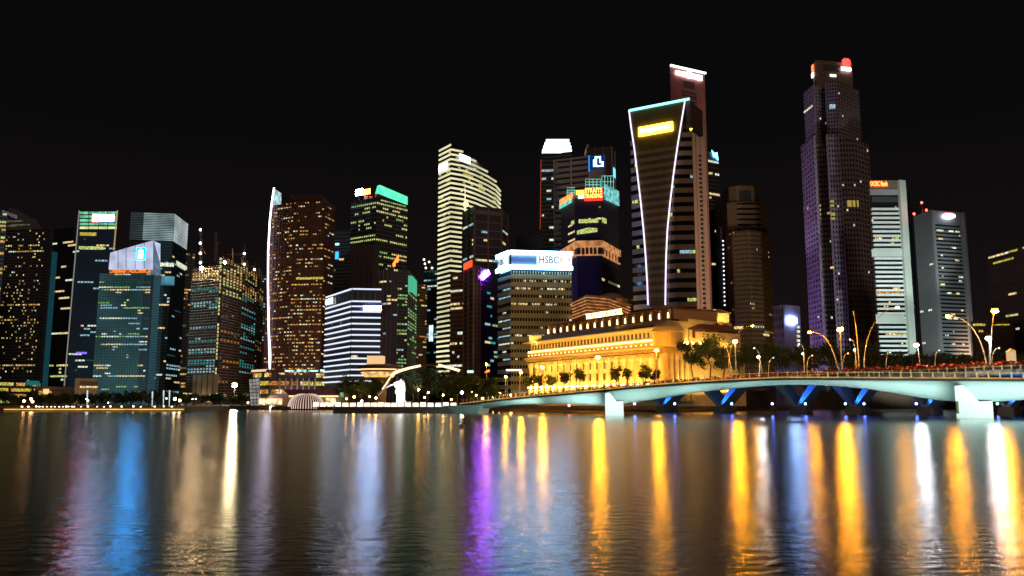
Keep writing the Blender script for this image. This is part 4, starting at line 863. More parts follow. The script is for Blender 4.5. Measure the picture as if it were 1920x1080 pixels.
area('river_wall_washlight', (60, 452, 5), (60, 470, 6), 110, 1, 2600, (1, .42, .12), (1, 0, 0))
# quay wall up the river
mb = MB(); mb.box(-10, 330, 466, 469.9, .1, 9.5); qw = tag(mb.build('quay_wall', mat('quay_brown', (.14, .09, .06), .9, noise=.4, nscale=.12)), 'long orange lit quay wall up the river behind the road bridge', 'wall')
# ================================================================== grand hotel
HL = thing('grand_hotel', 'grand colonnaded hotel glowing gold under floodlights with its name in lights on the roof', 'hotel', (30, 400, 2))
hA = P(990, 700, 418); hB = P(1240, 700, 330); hC = P(1290, 700, 338); hE = P(1368, 700, 358)
f = Face(hA, hB, 40); CS = M['cream_stone']; g1 = Face(hB, hC, 40); g2 = Face(hC, hE, 40)
mb = MB(); bk = 46
mb.obox(f.a, f.u, f.n, 2, f.L-1, -bk, -4, 2, 24.2); mb.build('wall', CS, HL)
mb = MB(); mb.obox(f.a, f.u, f.n, 3, f.L-2, -bk+1, 0, 24.25, 32.2); mb.build('upper_wall', CS, HL)
mb = MB(); mb.obox(f.a, f.u, f.n, -.5, f.L+.5, -bk, 1.4, 22.6, 24.2); mb.build('entablature', CS, HL)
mb = MB(); mb.obox(f.a, f.u, f.n, -1, f.L+1, -2, 2.1, 24.25, 25.2); mb.build('cornice', CS, HL)
mb = MB(); mb.obox(f.a, f.u, f.n, -1, f.L+1, -2, 2.4, 32.25, 33.0); mb.build('upper_cornice', CS, HL)
mb = MB(); mb.obox(f.a, f.u, f.n, 1, f.L-1, .2, 1.6, 27.2, 27.55); mb.build('balcony', CS, HL)
ncol = 19
cm = MB(); cm.lathe((0, 0, 0), [(1.5, 0), (1.5, .7), (1.15, .8), (1.1, 6), (.95, 16.2), (1.2, 16.5), (1.45, 17.4), (1.45, 18.55)], 12)
cme = bpy.data.meshes.new('column'); cme.from_pydata(cm.v, [], cm.f); cme.materials.append(CS)
lm = MB(); lm.ball((0, 0, 0), .5, 8, 5, 1.3); lme = bpy.data.meshes.new('lantern'); lme.from_pydata(lm.v, [], lm.f); lme.materials.append(emi('lantern_gold', (1, .62, .16), 34))
um = MB(); um.box(-1.3, 1.3, -.3, .3, 0, .35); ume = bpy.data.meshes.new('uplight'); ume.from_pydata(um.v, [], um.f); ume.materials.append(emi('uplight_gold', (1, .6, .14), 60))
def put(me, name, p, par, rz=0, sc_=1):
    o = bpy.data.objects.new(name, me); col.objects.link(o); o.parent = par; o.location = p-ORG[par.name]; o.rotation_euler = (0, 0, rz); o.scale = (sc_,)*3; return o
rzf = math.atan2(f.u.y, f.u.x)
for k in range(ncol):
    s1_ = 3+(f.L-6)*k/(ncol-1); put(cme, 'column', f.at(s1_, .1, 4), HL)
    if k < ncol-1:
        sm = s1_+(f.L-6)/(ncol-1)/2; put(lme, 'lantern', f.at(sm, -1.5, 19.5), HL); put(ume, 'uplight', f.at(sm, 2.4, 10.5), HL, rzf)
mb = MB()
for k in range(ncol-1):
    sm = 3+(f.L-6)*(k+.5)/(ncol-1)
    for z in (8, 13, 18): mb.obox(f.a, f.u, f.n, sm-1.1, sm+1.1, -4.1, -3.95, z, z+3.2)
mb.build('window_bays', mat('bay_glass', (.07, .035, .012), .4), HL)['kind'] = 'stuff'
mb = MB()
for k in range(36):
    sm = 3.6+(f.L-7)*(k+.5)/36; mb.obox(f.a, f.u, f.n, sm-.6, sm+.6, -.1, .12, 29.2, 31.3)
mb.build('attic_windows', mat('window_dark_gold', (.05, .03, .01), .3), HL)['kind'] = 'stuff'
for k in range(9):
    a = 2.5+(f.L-5)*k/9; mb = MB(); mb.obox(f.a, f.u, f.n, a, a+(f.L-5)/9-.7, 1.1, 1.5, 27.6, 28.4); mb.build('ledge_light', emi('ledge_gold', (1, .68, .24), 3.2), HL)
mb = MB()
for k in range(60):
    a = 2+(f.L-4)*k/60; mb.obox(f.a, f.u, f.n, a, a+.8, 1.4, 1.9, 23.2, 24.0)
mb.build('dentil_frieze', CS, HL)
mb = MB(); mb.obox(f.a, f.u, f.n, 0, f.L, 1.4, 1.55, 22.75, 23.1); mb.build('shade_line', mat('band_shadow', (.12, .07, .03), .8), HL)  # dark line below the frieze: shade put into the colour
mb = MB(); mb.obox(f.a, f.u, f.n, 1, f.L-1, .01, .12, 25.4, 27.1); mb.build('attic_band', mat('attic_shade', (.34, .2, .08), .8, noise=.3, nscale=1.5), HL)  # entablature shading put in as a darker stone tone
for k in range(30):
    a = 3.5+(f.L-7)*k/29; mb = MB(); mb.ball(f.at(a, 1.75, 26.2), .2, 6, 4); mb.build('cornice_lamp', emi('cornice_lamp', (1, .66, .22), 14), HL)
# roof slope and penthouse arcade
mb = MB(); z0, z1 = 33.05, 37
mb.prism([f.at(1, 0, z0), f.at(f.L-1, 0, z0), f.at(f.L-1, -bk+2, z0), f.at(1, -bk+2, z0)], [f.at(4, -7.5, z1), f.at(f.L-4, -7.5, z1), f.at(f.L-4, -bk+9, z1), f.at(4, -bk+9, z1)]); mb.build('roof', M['roof_tile'], HL)
mb = MB(); mb.obox(f.a, f.u, f.n, 6, f.L-3, -bk+12, -9.5, 37.05, 41); mb.build('penthouse', mat('penthouse_brown', (.32, .18, .09), .8), HL)
mb = MB(); mb.obox(f.a, f.u, f.n, 5, f.L-2, -bk+11, -7.6, 41.05, 41.6); mb.build('penthouse_roof', M['roof_tile'], HL)
pf = MB(); pf.box(-.4, .4, -.4, .4, 0, 3.9); pme = bpy.data.meshes.new('pilaster'); pme.from_pydata(pf.v, [], pf.f); pme.materials.append(CS)
PL = emi('penthouse_glow', (1, .66, .32), 5); pl = MB(); pl.lathe((0, 0, -1), [(.26, 0), (.34, .3), (.2, 2.2)], 7); plm = bpy.data.meshes.new('pilaster_glow'); plm.from_pydata(pl.v, [], pl.f); plm.materials.append(PL)  # tall glowing slips stand in for uplight on the pilasters
for k in range(17):
    a = 7+(f.L-11)*k/16; put(pme, 'pilaster', f.at(a, -8.3, 37.06), HL, rzf); put(plm, 'pilaster_glow', f.at(a, -7.5, 38.3), HL)
# right hand wings
for gi, (g, zt) in enumerate(((g1, 34.2), (g2, 35.5))):
    mb = MB(); mb.obox(g.a, g.u, g.n, 0 if gi else 3.2, g.L, -30-gi, -.01-gi*.02, 2, zt); mb.build('wing_wall', CS, HL)
    mb = MB(); mb.obox(g.a, g.u, g.n, -1 if gi else 2.4, g.L+.8, -30, 1.5+gi*.02, zt+.02, zt+1.4); mb.build('wing_cornice', CS, HL)
    mb = MB(); mb.obox(g.a, g.u, g.n, -.6, g.L+.4, -3, 1.2+gi*.03, 24.3, 25.5); mb.build('wing_stringcourse', CS, HL)
    mb = MB(); mb.obox(g.a, g.u, g.n, 1, g.L-1, -.2, .12, zt-6, zt-2.5); mb.build('wing_windows', mat('window_dusk', (.1, .04, .02), .4), HL)
    for k in range(5 if gi == 0 else 4):
        a = 1.5+(g.L-3)*k/(4 if gi == 0 else 3); o = put(cme, 'column', g.at(a, .9, 4), HL)
        o = put(pme, 'pilaster', g.at(a, .7, 25.6), HL, math.atan2(g.u.y, g.u.x)); o.scale = (1.4, 1.2, 1.8)
    for k in range(6): put(lme, 'lantern', g.at(1.5+(g.L-3)*k/5, 1.6, 27.2), HL, 0, .9)
mb = MB(); dm = g1.at(2.5, 2, 0); mb.lathe((dm.x, dm.y+2, 25.4), [(6.2, 0), (6.2, 5.5), (6.6, 5.7), (6.0, 7.5), (4.4, 9), (1.5, 9.9), (.3, 10)], 20); mb.build('corner_drum', CS, HL)
def turret(p, w_, z, h):
    mb = MB(); mb.box(p.x-w_, p.x+w_, p.y, p.y+2*w_, z, z+h); tb = mb.build('turret', CS, HL)
    mb = MB(); mb.prism([(p.x-w_*1.35, p.y-w_*.3, z+h), (p.x+w_*1.35, p.y-w_*.3, z+h), (p.x+w_*1.35, p.y+w_*2.3, z+h), (p.x-w_*1.35, p.y+w_*2.3, z+h)], [(p.x-.3, p.y+w_-.3, z+h*1.55), (p.x+.3, p.y+w_-.3, z+h*1.55), (p.x+.3, p.y+w_+.3, z+h*1.55), (p.x-.3, p.y+w_+.3, z+h*1.55)])
    mb.build('turret_roof', CS, HL)
    spot('turret_light', (p.x-w_*.5, p.y-7, z-1), (p.x, p.y, z+h), 7000, (1, .68, .2), 80)
turret(P(1291, 600, 345), 3.3, 36.95, 3.4); turret(P(1353, 600, 354), 3.2, 36.95, 4.0); turret(P(1004, 635, 412), 3.0, 33.1, 3.0)
# name on the roof
fr = Face(Vector((f.at(0, -14, 0).x, f.at(0, -14, 0).y, 0)), Vector((f.at(f.L, -14, 0).x, f.at(f.L, -14, 0).y, 0)), 50)
a = fr.hit(1100, 595)[0]; b_ = fr.hit(1169, 585)[0]; LT = emi('hotel_letters', (1, .9, .42), 3.5)
me = text_mesh('THE FULLERTON HOTEL', b_-a, 2.6); me.materials.append(LT); me.name = 'roof_lettering'; o = put(me, 'roof_lettering', fr.at(a, .5, 42.6), HL, rzf)
mb = MB(); mb.obox(fr.a, fr.u, fr.n, a, b_, -.2, .2, 41.65, 42.4); mb.build('sign_frame', M['dark_metal'], HL)
GOLD = (1, .6, .14)
c_ = f.at(f.L/2, 3.6, 8); t_ = f.at(f.L/2, -2, 18); area('hotel_uplight', c_, t_, f.L*.98, .8, 40000, GOLD, f.u)
c_ = f.at(f.L/2, 4.5, 26); t_ = f.at(f.L/2, 0, 31); area('hotel_ledge_uplight', c_, t_, f.L*.96, .3, 6500, GOLD, f.u)
for g, p_ in ((g1, 5200), (g2, 4200)):
    c_ = g.at(g.L/2, 6, 8); t_ = g.at(g.L/2, 0, 22); area('hotel_wing_uplight', c_, t_, g.L, .8, p_, GOLD, g.u); c_ = g.at(g.L/2, 4.5, 26.5); t_ = g.at(g.L/2, 0, 31); area('hotel_wing_ledge_light', c_, t_, g.L, .3, 1500, GOLD, g.u)
# ================================================================== trees
def tree(px, py, D, w_px, h_px, label, leaf='leaf_dark', n=None, group='trees along the waterfront', sd=0):
    rr = random.Random(sd+int(px*7+D)); base = P(px, py, D); base.z = max(1.6, base.z); w_ = w_px/F*D/2; h = h_px/F*D
    o = thing('tree', label, 'tree', base, group); th = h*.42; mb = MB()
    pts = [base+Vector((rr.uniform(-.3, .3)*k, rr.uniform(-.3, .3)*k, th*k/3)) for k in range(4)]; mb.tube(pts, .32, .2)
    blobs = []
    for k in range(rr.randint(12, 18)):
        an = rr.uniform(0, 6.28); rd = w_*rr.uniform(.05, .85); c = base+Vector((math.cos(an)*rd, math.sin(an)*rd, h*rr.uniform(.36, .9))); r = min(w_, h*.5)*rr.uniform(.24, .5); blobs.append((c, r))
        mb.tube([pts[-1], pts[-1].lerp(c, .5)+Vector((0, 0, .3)), c], .14, .04)
    mb.build('trunk', M['bark'], o); n = int((n or 900)*2.2); lf = MB()
    for k in range(n):
        c, r = rr.choice(blobs); v = Vector((rr.gauss(0, 1), rr.gauss(0, 1), rr.gauss(0, .8))).normalized()*r*rr.uniform(.3, 1.25); p = c+v
        s3 = rr.uniform(.2, .5)*max(.8, D/300); e = Vector((rr.gauss(0, 1), rr.gauss(0, 1), rr.gauss(0, .6))).normalized(); q = e.cross(Vector((rr.gauss(0, 1), rr.gauss(0, 1), 1))).normalized()
        lf.poly([p-e*s3, p-q*s3*.6, p+e*s3, p+q*s3*.6])
    lf.build('crown', M[leaf], o); return o
# left shore row
xs = list(range(8, 350, 17))
for i, x in enumerate(xs): tree(x, 763, 345+random.random()*18, 26+R()*8, 20+R()*12, nth(i, len(xs), 'the small dark trees behind the gold light strip'), 'leaf_dark', 380, 'row of small trees on the left promenade')
for i, x in enumerate((345, 362, 381, 398, 416, 436, 452)): tree(x, 761, 460, 26, 16+R()*8, nth(i, 7, 'the low dark trees before the building site'), 'leaf_dark', 320, 'low trees before the building site')
for (i, (x, y, D, w_, h, lf)) in enumerate(((655, 757, 335, 40, 52, 'leaf_mid'), (678, 757, 330, 36, 46, 'leaf_mid'), (700, 757, 338, 34, 42, 'leaf_dark'), (775, 756, 322, 44, 60, 'leaf_dark'), (800, 756, 330, 50, 66, 'leaf_dark'), (828, 756, 335, 50, 62, 'leaf_dark'), (852, 756, 330, 44, 54, 'leaf_dark'), (876, 755, 335, 36, 54, 'leaf_mid'), (896, 754, 340, 34, 48, 'leaf_mid'), (918, 752, 350, 34, 44, 'leaf_dark'), (924, 752, 342, 30, 30, 'leaf_mid'))):
    tree(x, y, D, w_, h, nth(i, 11, 'the broad park trees behind the lion statue'), lf, 900, 'park trees behind the statue')
for (i, (x, yb, D, w_, h, lf)) in enumerate(((992, 728, 372, 28, 34, 'leaf_dark'), (1010, 728, 365, 30, 38, 'leaf_dark'), (1032, 727, 360, 26, 34, 'leaf_mid'), (1058, 726, 350, 30, 42, 'leaf_dark'), (1086, 724, 345, 34, 46, 'leaf_dark'), (1156, 720, 332, 30, 44, 'leaf_dark'), (1176, 718, 328, 26, 38, 'leaf_mid'), (1210, 716, 322, 34, 42, 'leaf_mid'), (1228, 716, 320, 24, 34, 'leaf_dark'))):
    tree(x, yb+3, D, w_*.8, h*.82, nth(i, 9, 'the street trees against the golden colonnade'), lf, 420, 'street trees before the hotel')
for (i, (x, yb, D, w_, h, lf)) in enumerate(((1300, 712, 312, 50, 74, 'leaf_dark'), (1332, 710, 308, 58, 84, 'leaf_mid'), (1358, 708, 306, 44, 66, 'leaf_dark'))):
    tree(x, yb, D, w_, h, nth(i, 3, 'the large trees before the hotel right wing'), lf, 1500, 'big trees beside the hotel')
for i, x in enumerate((1385, 1412, 1440, 1470, 1500, 1528, 1560, 1592, 1622, 1655, 1690, 1725, 1760, 1795, 1830, 1865, 1900, 1930)):
    tree(x, 708, 330-(x-1385)*.06, 52, 52+R()*16 if x < 1640 else 40+R()*10, nth(i, 18, 'the dark trees behind the road bridge lamps'), 'leaf_dark', 900, 'dark trees behind the road bridge')
# ================================================================== street lamps
def bez(p, n=10):
    out = []
    for i in range(n+1):
        t_ = i/n; q = [Vector(v) for v in p]
        while len(q) > 1: q = [q[j].lerp(q[j+1], t_) for j in range(len(q)-1)]
        out.append(q[0])
    return out
for_i = [0]
def lamp(pts, D, m, r, label, cat='street lamp', group=None, pr_=.17, lit=True):
    """pts: photo positions base .. lamp"""
    W_ = [P(x, y, D) for x, y in pts]; r *= 1.25; o = thing('street_lamp', label, cat, W_[0], group); c = bez(W_, 10); mb = MB(); mb.tube(c, pr_, pr_*.55, 8); mb.build('pole', M['lamp_paint'], o)
    e = c[-1]; mb = MB(); mb.lathe((e.x, e.y, e.z-.05), [(r*.9, 0), (r*1.1, r*.25), (r*.7, r*.75), (.08, r*.9)], 10); mb.build('hood', M['lamp_paint'], o)
    if lit:
        mb = MB(); mb.ball((e.x, e.y, e.z-r*.62), r, 10, 6, .62); mb.build('bulb', m, o)
    return o
SO, WL = M['sodium'], M['white_lamp']; gl = 'tall orange street lamps on the road bridge'
lamp([(1857, 684), (1856, 640), (1862, 590), (1865, 580)], 226, SO, .66, 'brightest orange street lamp, tall straight pole near the right edge', group=gl)
lamp([(1850, 684), (1842, 640), (1825, 595), (1777, 591)], 232, SO, .46, 'orange street lamp on a long arm curving left, beside the brightest lamp', group=gl)
lamp([(1578, 692), (1577, 660), (1575, 630), (1575, 615)], 257, SO, .68, 'bright orange street lamp on a straight pole before the tallest stepped tower', group=gl)
lamp([(1571, 692), (1562, 655), (1552, 622), (1518, 622)], 260, SO, .34, 'small orange street lamp on an arm curving left before the violet tower foot', group=gl)
lamp([(1620, 690), (1620, 640), (1634, 585), (1683, 575)], 256, SO, .36, 'orange street lamp on an arm curving right in front of the white striped tower', group=gl)
lamp([(1611, 690), (1608, 640), (1604, 600), (1600, 585)], 262, SO, .3, 'tall straight unlit looking pole between the two curved lamp arms', group=gl, lit=False)
lamp([(1380, 699), (1379, 665), (1378, 645), (1378, 638)], 282, SO, .6, 'bright orange street lamp right of the golden hotel', group=gl)
lamp([(1366, 699), (1366, 660), (1372, 615), (1411, 610)], 300, SO, .3, 'small orange lamp on a curved arm before the stepped brown tower', group=gl)
lamp([(1372, 700), (1368, 670), (1362, 640), (1352, 636)], 290, SO, .2, 'slender curved pole at the right corner of the hotel', group=gl, lit=False)
lamp([(1230, 716), (1231, 690), (1231, 665), (1231, 655)], 318, SO, .55, 'orange street lamp before the right corner of the golden colonnade', group=gl)
lamp([(1122, 725), (1122, 700), (1121, 680), (1121, 668)], 330, SO, .66, 'orange street lamp before the middle of the golden colonnade', group=gl)
lamp([(1018, 735), (1018, 710), (1017, 695), (1017, 687)], 352, SO, .55, 'orange street lamp before the left end of the colonnade', group=gl)
lamp([(975, 735), (974, 715), (975, 703), (977, 697)], 350, SO, .45, 'orange street lamp beside the white lit bus shelter', group=gl)
lamp([(948, 742), (948, 725), (948, 712), (948, 705)], 362, SO, .38, 'low orange lamp left of the bus shelter', group=gl)
lamp([(912, 740), (912, 715), (912, 695), (912, 682)], 385, SO, .36, 'orange street lamp standing alone above the trees left of the bridges', group=gl)
gw = 'white lamps on the road bridge'
lamp([(1725, 688), (1724, 670), (1722, 652), (1718, 645)], 243, WL, .5, 'bright white lamp before the foot of the white striped tower', group=gw)
lamp([(1855, 682), (1855, 660), (1854, 640), (1853, 632)], 224, WL, .5, 'bright white lamp on the pole below the brightest orange lamp', group=gw)
lamp([(1429, 700), (1428, 685), (1424, 672), (1422, 668)], 276, WL, .34, 'white lamp on a short pole left of the lilac block', group=gw)
lamp([(1508, 696), (1508, 680), (1506, 667), (1505, 662)], 268, WL, .16, 'small white lamp on a doubled pole right of the lilac block', group=gw)
lamp([(1607, 692), (1606, 675), (1603, 660), (1602, 655)], 258, WL, .16, 'small white lamp between two orange lamp poles', group=gw)
gc = 'small hooked lamps on the road bridge'; CL = emi('hook_lamp', (1, .85, .6), 2.5)
for i, (x, y, dx) in enumerate(((1441, 700, 9), (1513, 696, 10), (1580, 692, 10), (1661, 690, 8), (1753, 686, 8), (1860, 682, 13))):
    D = smooth(RB, x)[1]-.5; lamp([(x, y), (x, y-18), (x+2, y-28), (x+dx, y-30)], D, CL, .2, nth(i, 6, 'the small hooked lamp posts rising from the flower planting'), group=gc, pr_=.12)
for i, (x, y, dx) in enumerate(((1424, 690, -10), (1507, 664, -9), (1603, 656, -9))):
    D = smooth(RB, x)[1]+3; lamp([(x, 700), (x+2, y-20 if y > 680 else y), (x+1, y-34 if y > 680 else y-18), (x+dx, y-38 if y > 680 else y-20)], D, emi('hook_lamp_white', (.9, .92, 1), 5), .2, nth(i, 3, 'the white curled lamp arms above the road bridge'), group='white curled lamp arms', pr_=.11)
# ================================================================== left shore
mb = MB(); a = P(8, 768, 333.9); b_ = P(345, 767, 333.9); mb.box(a.x, b_.x, 333.55, 333.95, .55, .95); tag(mb.build('light_strip', emi('strip_gold', (1, .5, .05), 1.3, .35, .15)), 'long gold light strip along the left promenade edge just above the water', 'light strip')
BH = mat('sandstone_dim', (.34, .24, .13), .85, noise=.25, nscale=.1)
T = Tower('promenade_pavilion', 'long low sandstone building behind the left promenade trees', [(66, 724), (184, 727)], 400, BH, back=18, z0=1.9, cat='building')
T.sign(0, (66, 733, 95, 744), emi('lit_wall_gold', (1, .5, .12), .6, .5, .3), 'lit_bay', d=.3, th=.2); T.sign(0, (80, 728, 90, 743), emi('lit_door', (1, .6, .2), 1.3), 'lit_door', d=.5, th=.2); T.bands(M['grey_stone'], 1, .08, .8, name='roof_edge', z1=T.z-1.2, z2=T.z+9); T.done()
T = Tower('stone_pavilion', 'square cream stone box rising from the long low building at the left', [(141, 709), (183, 710)], 412, mat('sand_panel', (.5, .36, .25), .85, noise=.15), back=12, z0=1.9, cat='building')
T.sign(0, (150, 724, 182, 727), CREAM, 'lit_floor', d=.4); T.sign(0, (150, 715, 183, 723), mat('shade_panel', (.2, .14, .11), .8), 'recess', d=.3, th=.2); T.done()
c_ = T.pts[0]; spot('pavilion_floodlight', (c_.x+6, 380, 14), (c_.x+8, 412, 14), 6000, (1, .66, .36), 80)
T = Tower('podium', 'dim podium with lit shop windows at the foot of the wide residential tower', [(-20, 716), (76, 719)], 430, M['dark_brown'], back=20, z0=1.9, cat='building')
T.lit(4, 22, .4, [WARM, LIME, YEL, DIM], rowp=.3, rowboost=.7, hf=.55); T.sign(0, (47, 714, 70, 722), emi('dome_teal', (.02, .22, .22), .6), 'glazed_hall', d=1.2, th=.8); T.done()
gp = 'small globe lamps along the left promenade'
def globe(px, py, D, m, r, label, group=None, zb=1.7):
    p = P(px, py, D); o = thing('globe_lamp', label, 'lamp', (p.x, p.y, zb), group); mb = MB(); mb.bar((p.x, p.y, zb), (p.x, p.y, p.z-r*.8), .09, .06); mb.build('post', M['dark_metal'], o); mb = MB(); mb.ball(p, r, 8, 5); mb.build('globe', m, o)
SM = emi('globe_salmon', (1, .5, .2), 26); SMW = emi('globe_cream', (1, .8, .55), 11)
for i, (x, y) in enumerate(((41, 764), (45, 752), (53, 764), (58, 748), (61, 753))): globe(x, y, 341, SM, .5, nth(i, 5, 'the salmon globe lamps clustered at the far left'), 'globe cluster at the far left')
for i, (x, y, r) in enumerate(((312, 747, .3), (328, 748, .75), (337, 751, .65), (351, 751, .5), (361, 748, .3), (367, 748, .3))): globe(x, y, 342 if x < 345 else 455, emi('globe_pale', (1, .72, .4), 40), r*.75, nth(i, 6, 'the warm globe lamps left of the building site'), 'globe lamps near the building site', zb=1.6)
for i, x in enumerate((68, 74, 80, 88, 96, 103, 111, 118, 124, 128, 135, 139, 152, 165, 182, 195, 207, 228, 250, 264, 290, 307, 322)): globe(x, 762+R()*1.5, 337, SMW, .24+R()*.1, nth(i, 23, 'the tiny cream lamps behind the gold light strip'), gp)
for i, (x, y, s2) in enumerate(((162, 748, .22), (165, 751, .3), (203, 755, .22))): globe(x, y, 345, M['globe_white'], s2, nth(i, 3, 'the small cool white lamps among the dark left trees'), 'cool lamps among the left trees')
for i, (x, y0, y1) in enumerate(((164, 732, 748), (286, 734, 748), (307, 732, 747), (318, 732, 747))):
    a = P(x, y1, 350); b_ = P(x, y0, 350); mb = MB(); mb.bar((a.x, a.y, 1.7), b_, .12, .3); tag(mb.build('light_mast', emi('mast_pale', (.7, .9, .9), .9)), nth(i, 4, 'the slim glowing masts above the left promenade trees'), 'light mast', 'pale glowing masts')
# low lit wall and ribbon at the building site foot
T = Tower('site_hut', 'low cream lit canopy left of the building site', [(341, 737), (364, 738)], 470, M['concrete'], back=8, z0=1.9, cat='building'); T.sign(0, (341, 737, 364, 740), CREAM, 'roof_light', d=.5); T.done()
# ================================================================== waterfront restaurants
T = Tower('restaurant_building', 'two storey waterfront building with seven pale columns and warm lit terraces', [(470, 700), (505, 698), (628, 700)], 430, mat('plum_wall', (.2, .13, .14), .8), back=22, z0=1.9, cat='building')
RB_ = T
T.lit(4, [8, 30], .55, [WARM, YEL, WARM2, CREAM], rowp=.4, rowboost=.8, hf=.5, s1=1)
for k in range(5): T.sign(0 if k == 0 else 1, ((474 if k == 0 else 512+k*22), 693+(k % 2), (500 if k == 0 else 530+k*22), 697), (emi('roof_glow_salmon', (1, .5, .3), 1.3) if k == 0 else emi('roof_glow_mint', (.45, .95, .8), 1.4, .6, .4)), 'roof_lamp', d=.8)
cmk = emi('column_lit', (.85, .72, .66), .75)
for k in range(7):
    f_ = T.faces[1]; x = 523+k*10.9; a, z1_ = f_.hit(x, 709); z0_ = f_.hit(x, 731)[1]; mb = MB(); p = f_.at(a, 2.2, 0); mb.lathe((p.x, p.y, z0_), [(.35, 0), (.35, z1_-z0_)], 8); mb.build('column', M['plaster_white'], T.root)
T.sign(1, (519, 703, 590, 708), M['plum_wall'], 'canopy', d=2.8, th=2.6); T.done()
c_ = P(555, 738, 420); area('column_washlight', (c_.x, 415, 6), (c_.x, 428, 11), 26, .4, 420, (1, .85, .8))
# red roof pavilion with striped dome
rp = thing('red_roof_pavilion', 'long low pavilion with a dark red roof and glowing terrace below the pale columns', 'building', (P(590, 740, 400).x, 405, 2))
a = P(530, 740, 402); b_ = P(646, 740, 402); mb = MB(); z0_, z1_ = zat(741, 402), zat(730, 402)
mb.prism([(a.x+3, 402, z0_), (b_.x, 402, z0_), (b_.x, 414, z0_), (a.x+3, 414, z0_)], [(a.x-1, 405, z1_), (b_.x-3, 405, z1_), (b_.x-3, 411, z1_), (a.x-1, 411, z1_)]); mb.build('roof', M['maroon'], rp)
mb = MB(); mb.box(a.x+3, b_.x, 401.6, 402, z0_-.9, z0_-.1); mb.build('eave_light', emi('eave_gold', (1, .62, .25), 1.7), rp)
mb = MB(); mb.box(a.x-11, b_.x-1, 405, 413, 2, z0_-1); mb.build('wall', mat('terrace_wall', (.6, .42, .25), .8, noise=.2), rp)
mb = MB(); mb.box(a.x-12, a.x-1, 404.6, 404.95, 2.6, 5.4); mb.build('terrace_windows', emi('terrace_glow', (1, .7, .4), 1.3, .6, .6), rp); mb = MB(); mb.box(a.x+20, b_.x-1, 404.6, 404.95, 2.6, 5.6); mb.build('terrace_windows', M['terrace_glow'], rp)
area('terrace_light', ((a.x+b_.x)/2, 399, 5.2), ((a.x+b_.x)/2, 404, 3), 28, .5, 260, (1, .7, .4))
sd = thing('striped_tent', 'domed tent with pale vertical ribs standing on the water edge', 'tent', (P(569, 768, 392).x, 396, 1.5))
c = Vector((P(569, 768, 392).x, 397, 0)); rx = 34/F*392; hz = zat(738, 392)-.6
def dome_pt(an, t_, k=1): return Vector((c.x+math.cos(an)*rx*k*(math.cos(t_)**.6), c.y+math.sin(an)*rx*.7*k*(math.cos(t_)**.6), .6+hz*k*math.sin(t_)))
mb = MB(); nn, mm_ = 28, 7
for j in range(mm_+1):
    for i in range(nn): mb.v.append(dome_pt(2*math.pi*i/nn, j/mm_*1.5, .97))
for j in range(mm_):
    for i in range(nn): a = j*nn+i; b_ = j*nn+(i+1) % nn; mb.f.append((a, b_, b_+nn, a+nn))
mb.build('canvas', mat('tent_maroon', (.1, .02, .02), .7), sd); RI = emi('rib_light', (1, .72, .6), .75)
for i in range(21):
    an = math.pi+math.pi*(i+.5)/21; mb = MB(); mb.tube([dome_pt(an, j/8*1.42) for j in range(9)], .24, .13, 4); mb.build('rib', RI, sd)
mb = MB(); mb.box(c.x-rx-7, c.x+rx+16, 393, 404, -.5, 1.55); tag(mb.build('tent_terrace', M['quay_stone']), kind='structure')
# screen panel
sp_ = thing('lattice_screen', 'pale leaning lattice screen standing on the quay left of the restaurant', 'screen', P(479, 762, 415)); q0 = [P(x, y, 415) for x, y in ((470, 762), (488, 762), (486, 709), (467, 711))]
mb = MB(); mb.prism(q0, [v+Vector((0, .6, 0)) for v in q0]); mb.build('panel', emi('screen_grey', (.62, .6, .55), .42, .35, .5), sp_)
for k in range(9):
    t_ = k/8; a = q0[0].lerp(q0[3], t_); b_ = q0[1].lerp(q0[2], t_); mb = MB(); mb.bar(a-Vector((0, .3, 0)), b_-Vector((0, .3, 0)), .14, k=4); mb.build('rail', M['dark_metal'], sp_)
for k in range(4):
    t_ = k/3; a = q0[0].lerp(q0[1], t_); b_ = q0[3].lerp(q0[2], t_); mb = MB(); mb.bar(a-Vector((0, .3, 0)), b_-Vector((0, .3, 0)), .12, k=4); mb.build('rail', M['dark_metal'], sp_)
globe(508, 764, 400, emi('globe_bright', (1, .95, .7), 30), .6, 'bright white lamp at the water edge left of the striped tent'); globe(495, 757, 405, SM, .4, 'warm lamp on the quay beside the lattice screen')
globe(465, 755, 425, SM, .45, 'warm lamp on the quay left of the lattice screen')
# round roofed restaurant
rr_ = thing('round_pavilion', 'round tiered pavilion with a glowing underside behind the park trees', 'building', (P(702, 740, 362).x, 372, 2)); c = Vector((P(703, 700, 362).x, 374, 0)); k = 362/F
def zp(y): return zat(y, 362)
mb = MB(); mb.lathe((c.x, c.y, 0), [(14*k, 2), (14*k, zp(713)), (26*k, zp(708)), (26*k, zp(706))], 24); mb.build('wall', mat('amber_wall', (.5, .34, .16), .8), rr_)
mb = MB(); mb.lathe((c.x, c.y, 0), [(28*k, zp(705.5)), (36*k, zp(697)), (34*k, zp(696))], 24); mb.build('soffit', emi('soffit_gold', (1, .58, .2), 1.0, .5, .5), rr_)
mb = MB(); mb.lathe((c.x, c.y, 0), [(33*k, zp(695.5)), (42*k, zp(688)), (42*k, zp(684)), (20*k, zp(680)), (2, zp(679))], 24); mb.build('roof', mat('roof_bronze', (.12, .07, .05), .7), rr_)
mb = MB(); mb.lathe((c.x, c.y, 0), [(38*k, zp(692.5)), (39.5*k, zp(691)), (39.5*k, zp(689.8)), (38*k, zp(689.7))], 24); mb.build('rim_light', emi('rim_gold', (1, .62, .25), 1.6), rr_)
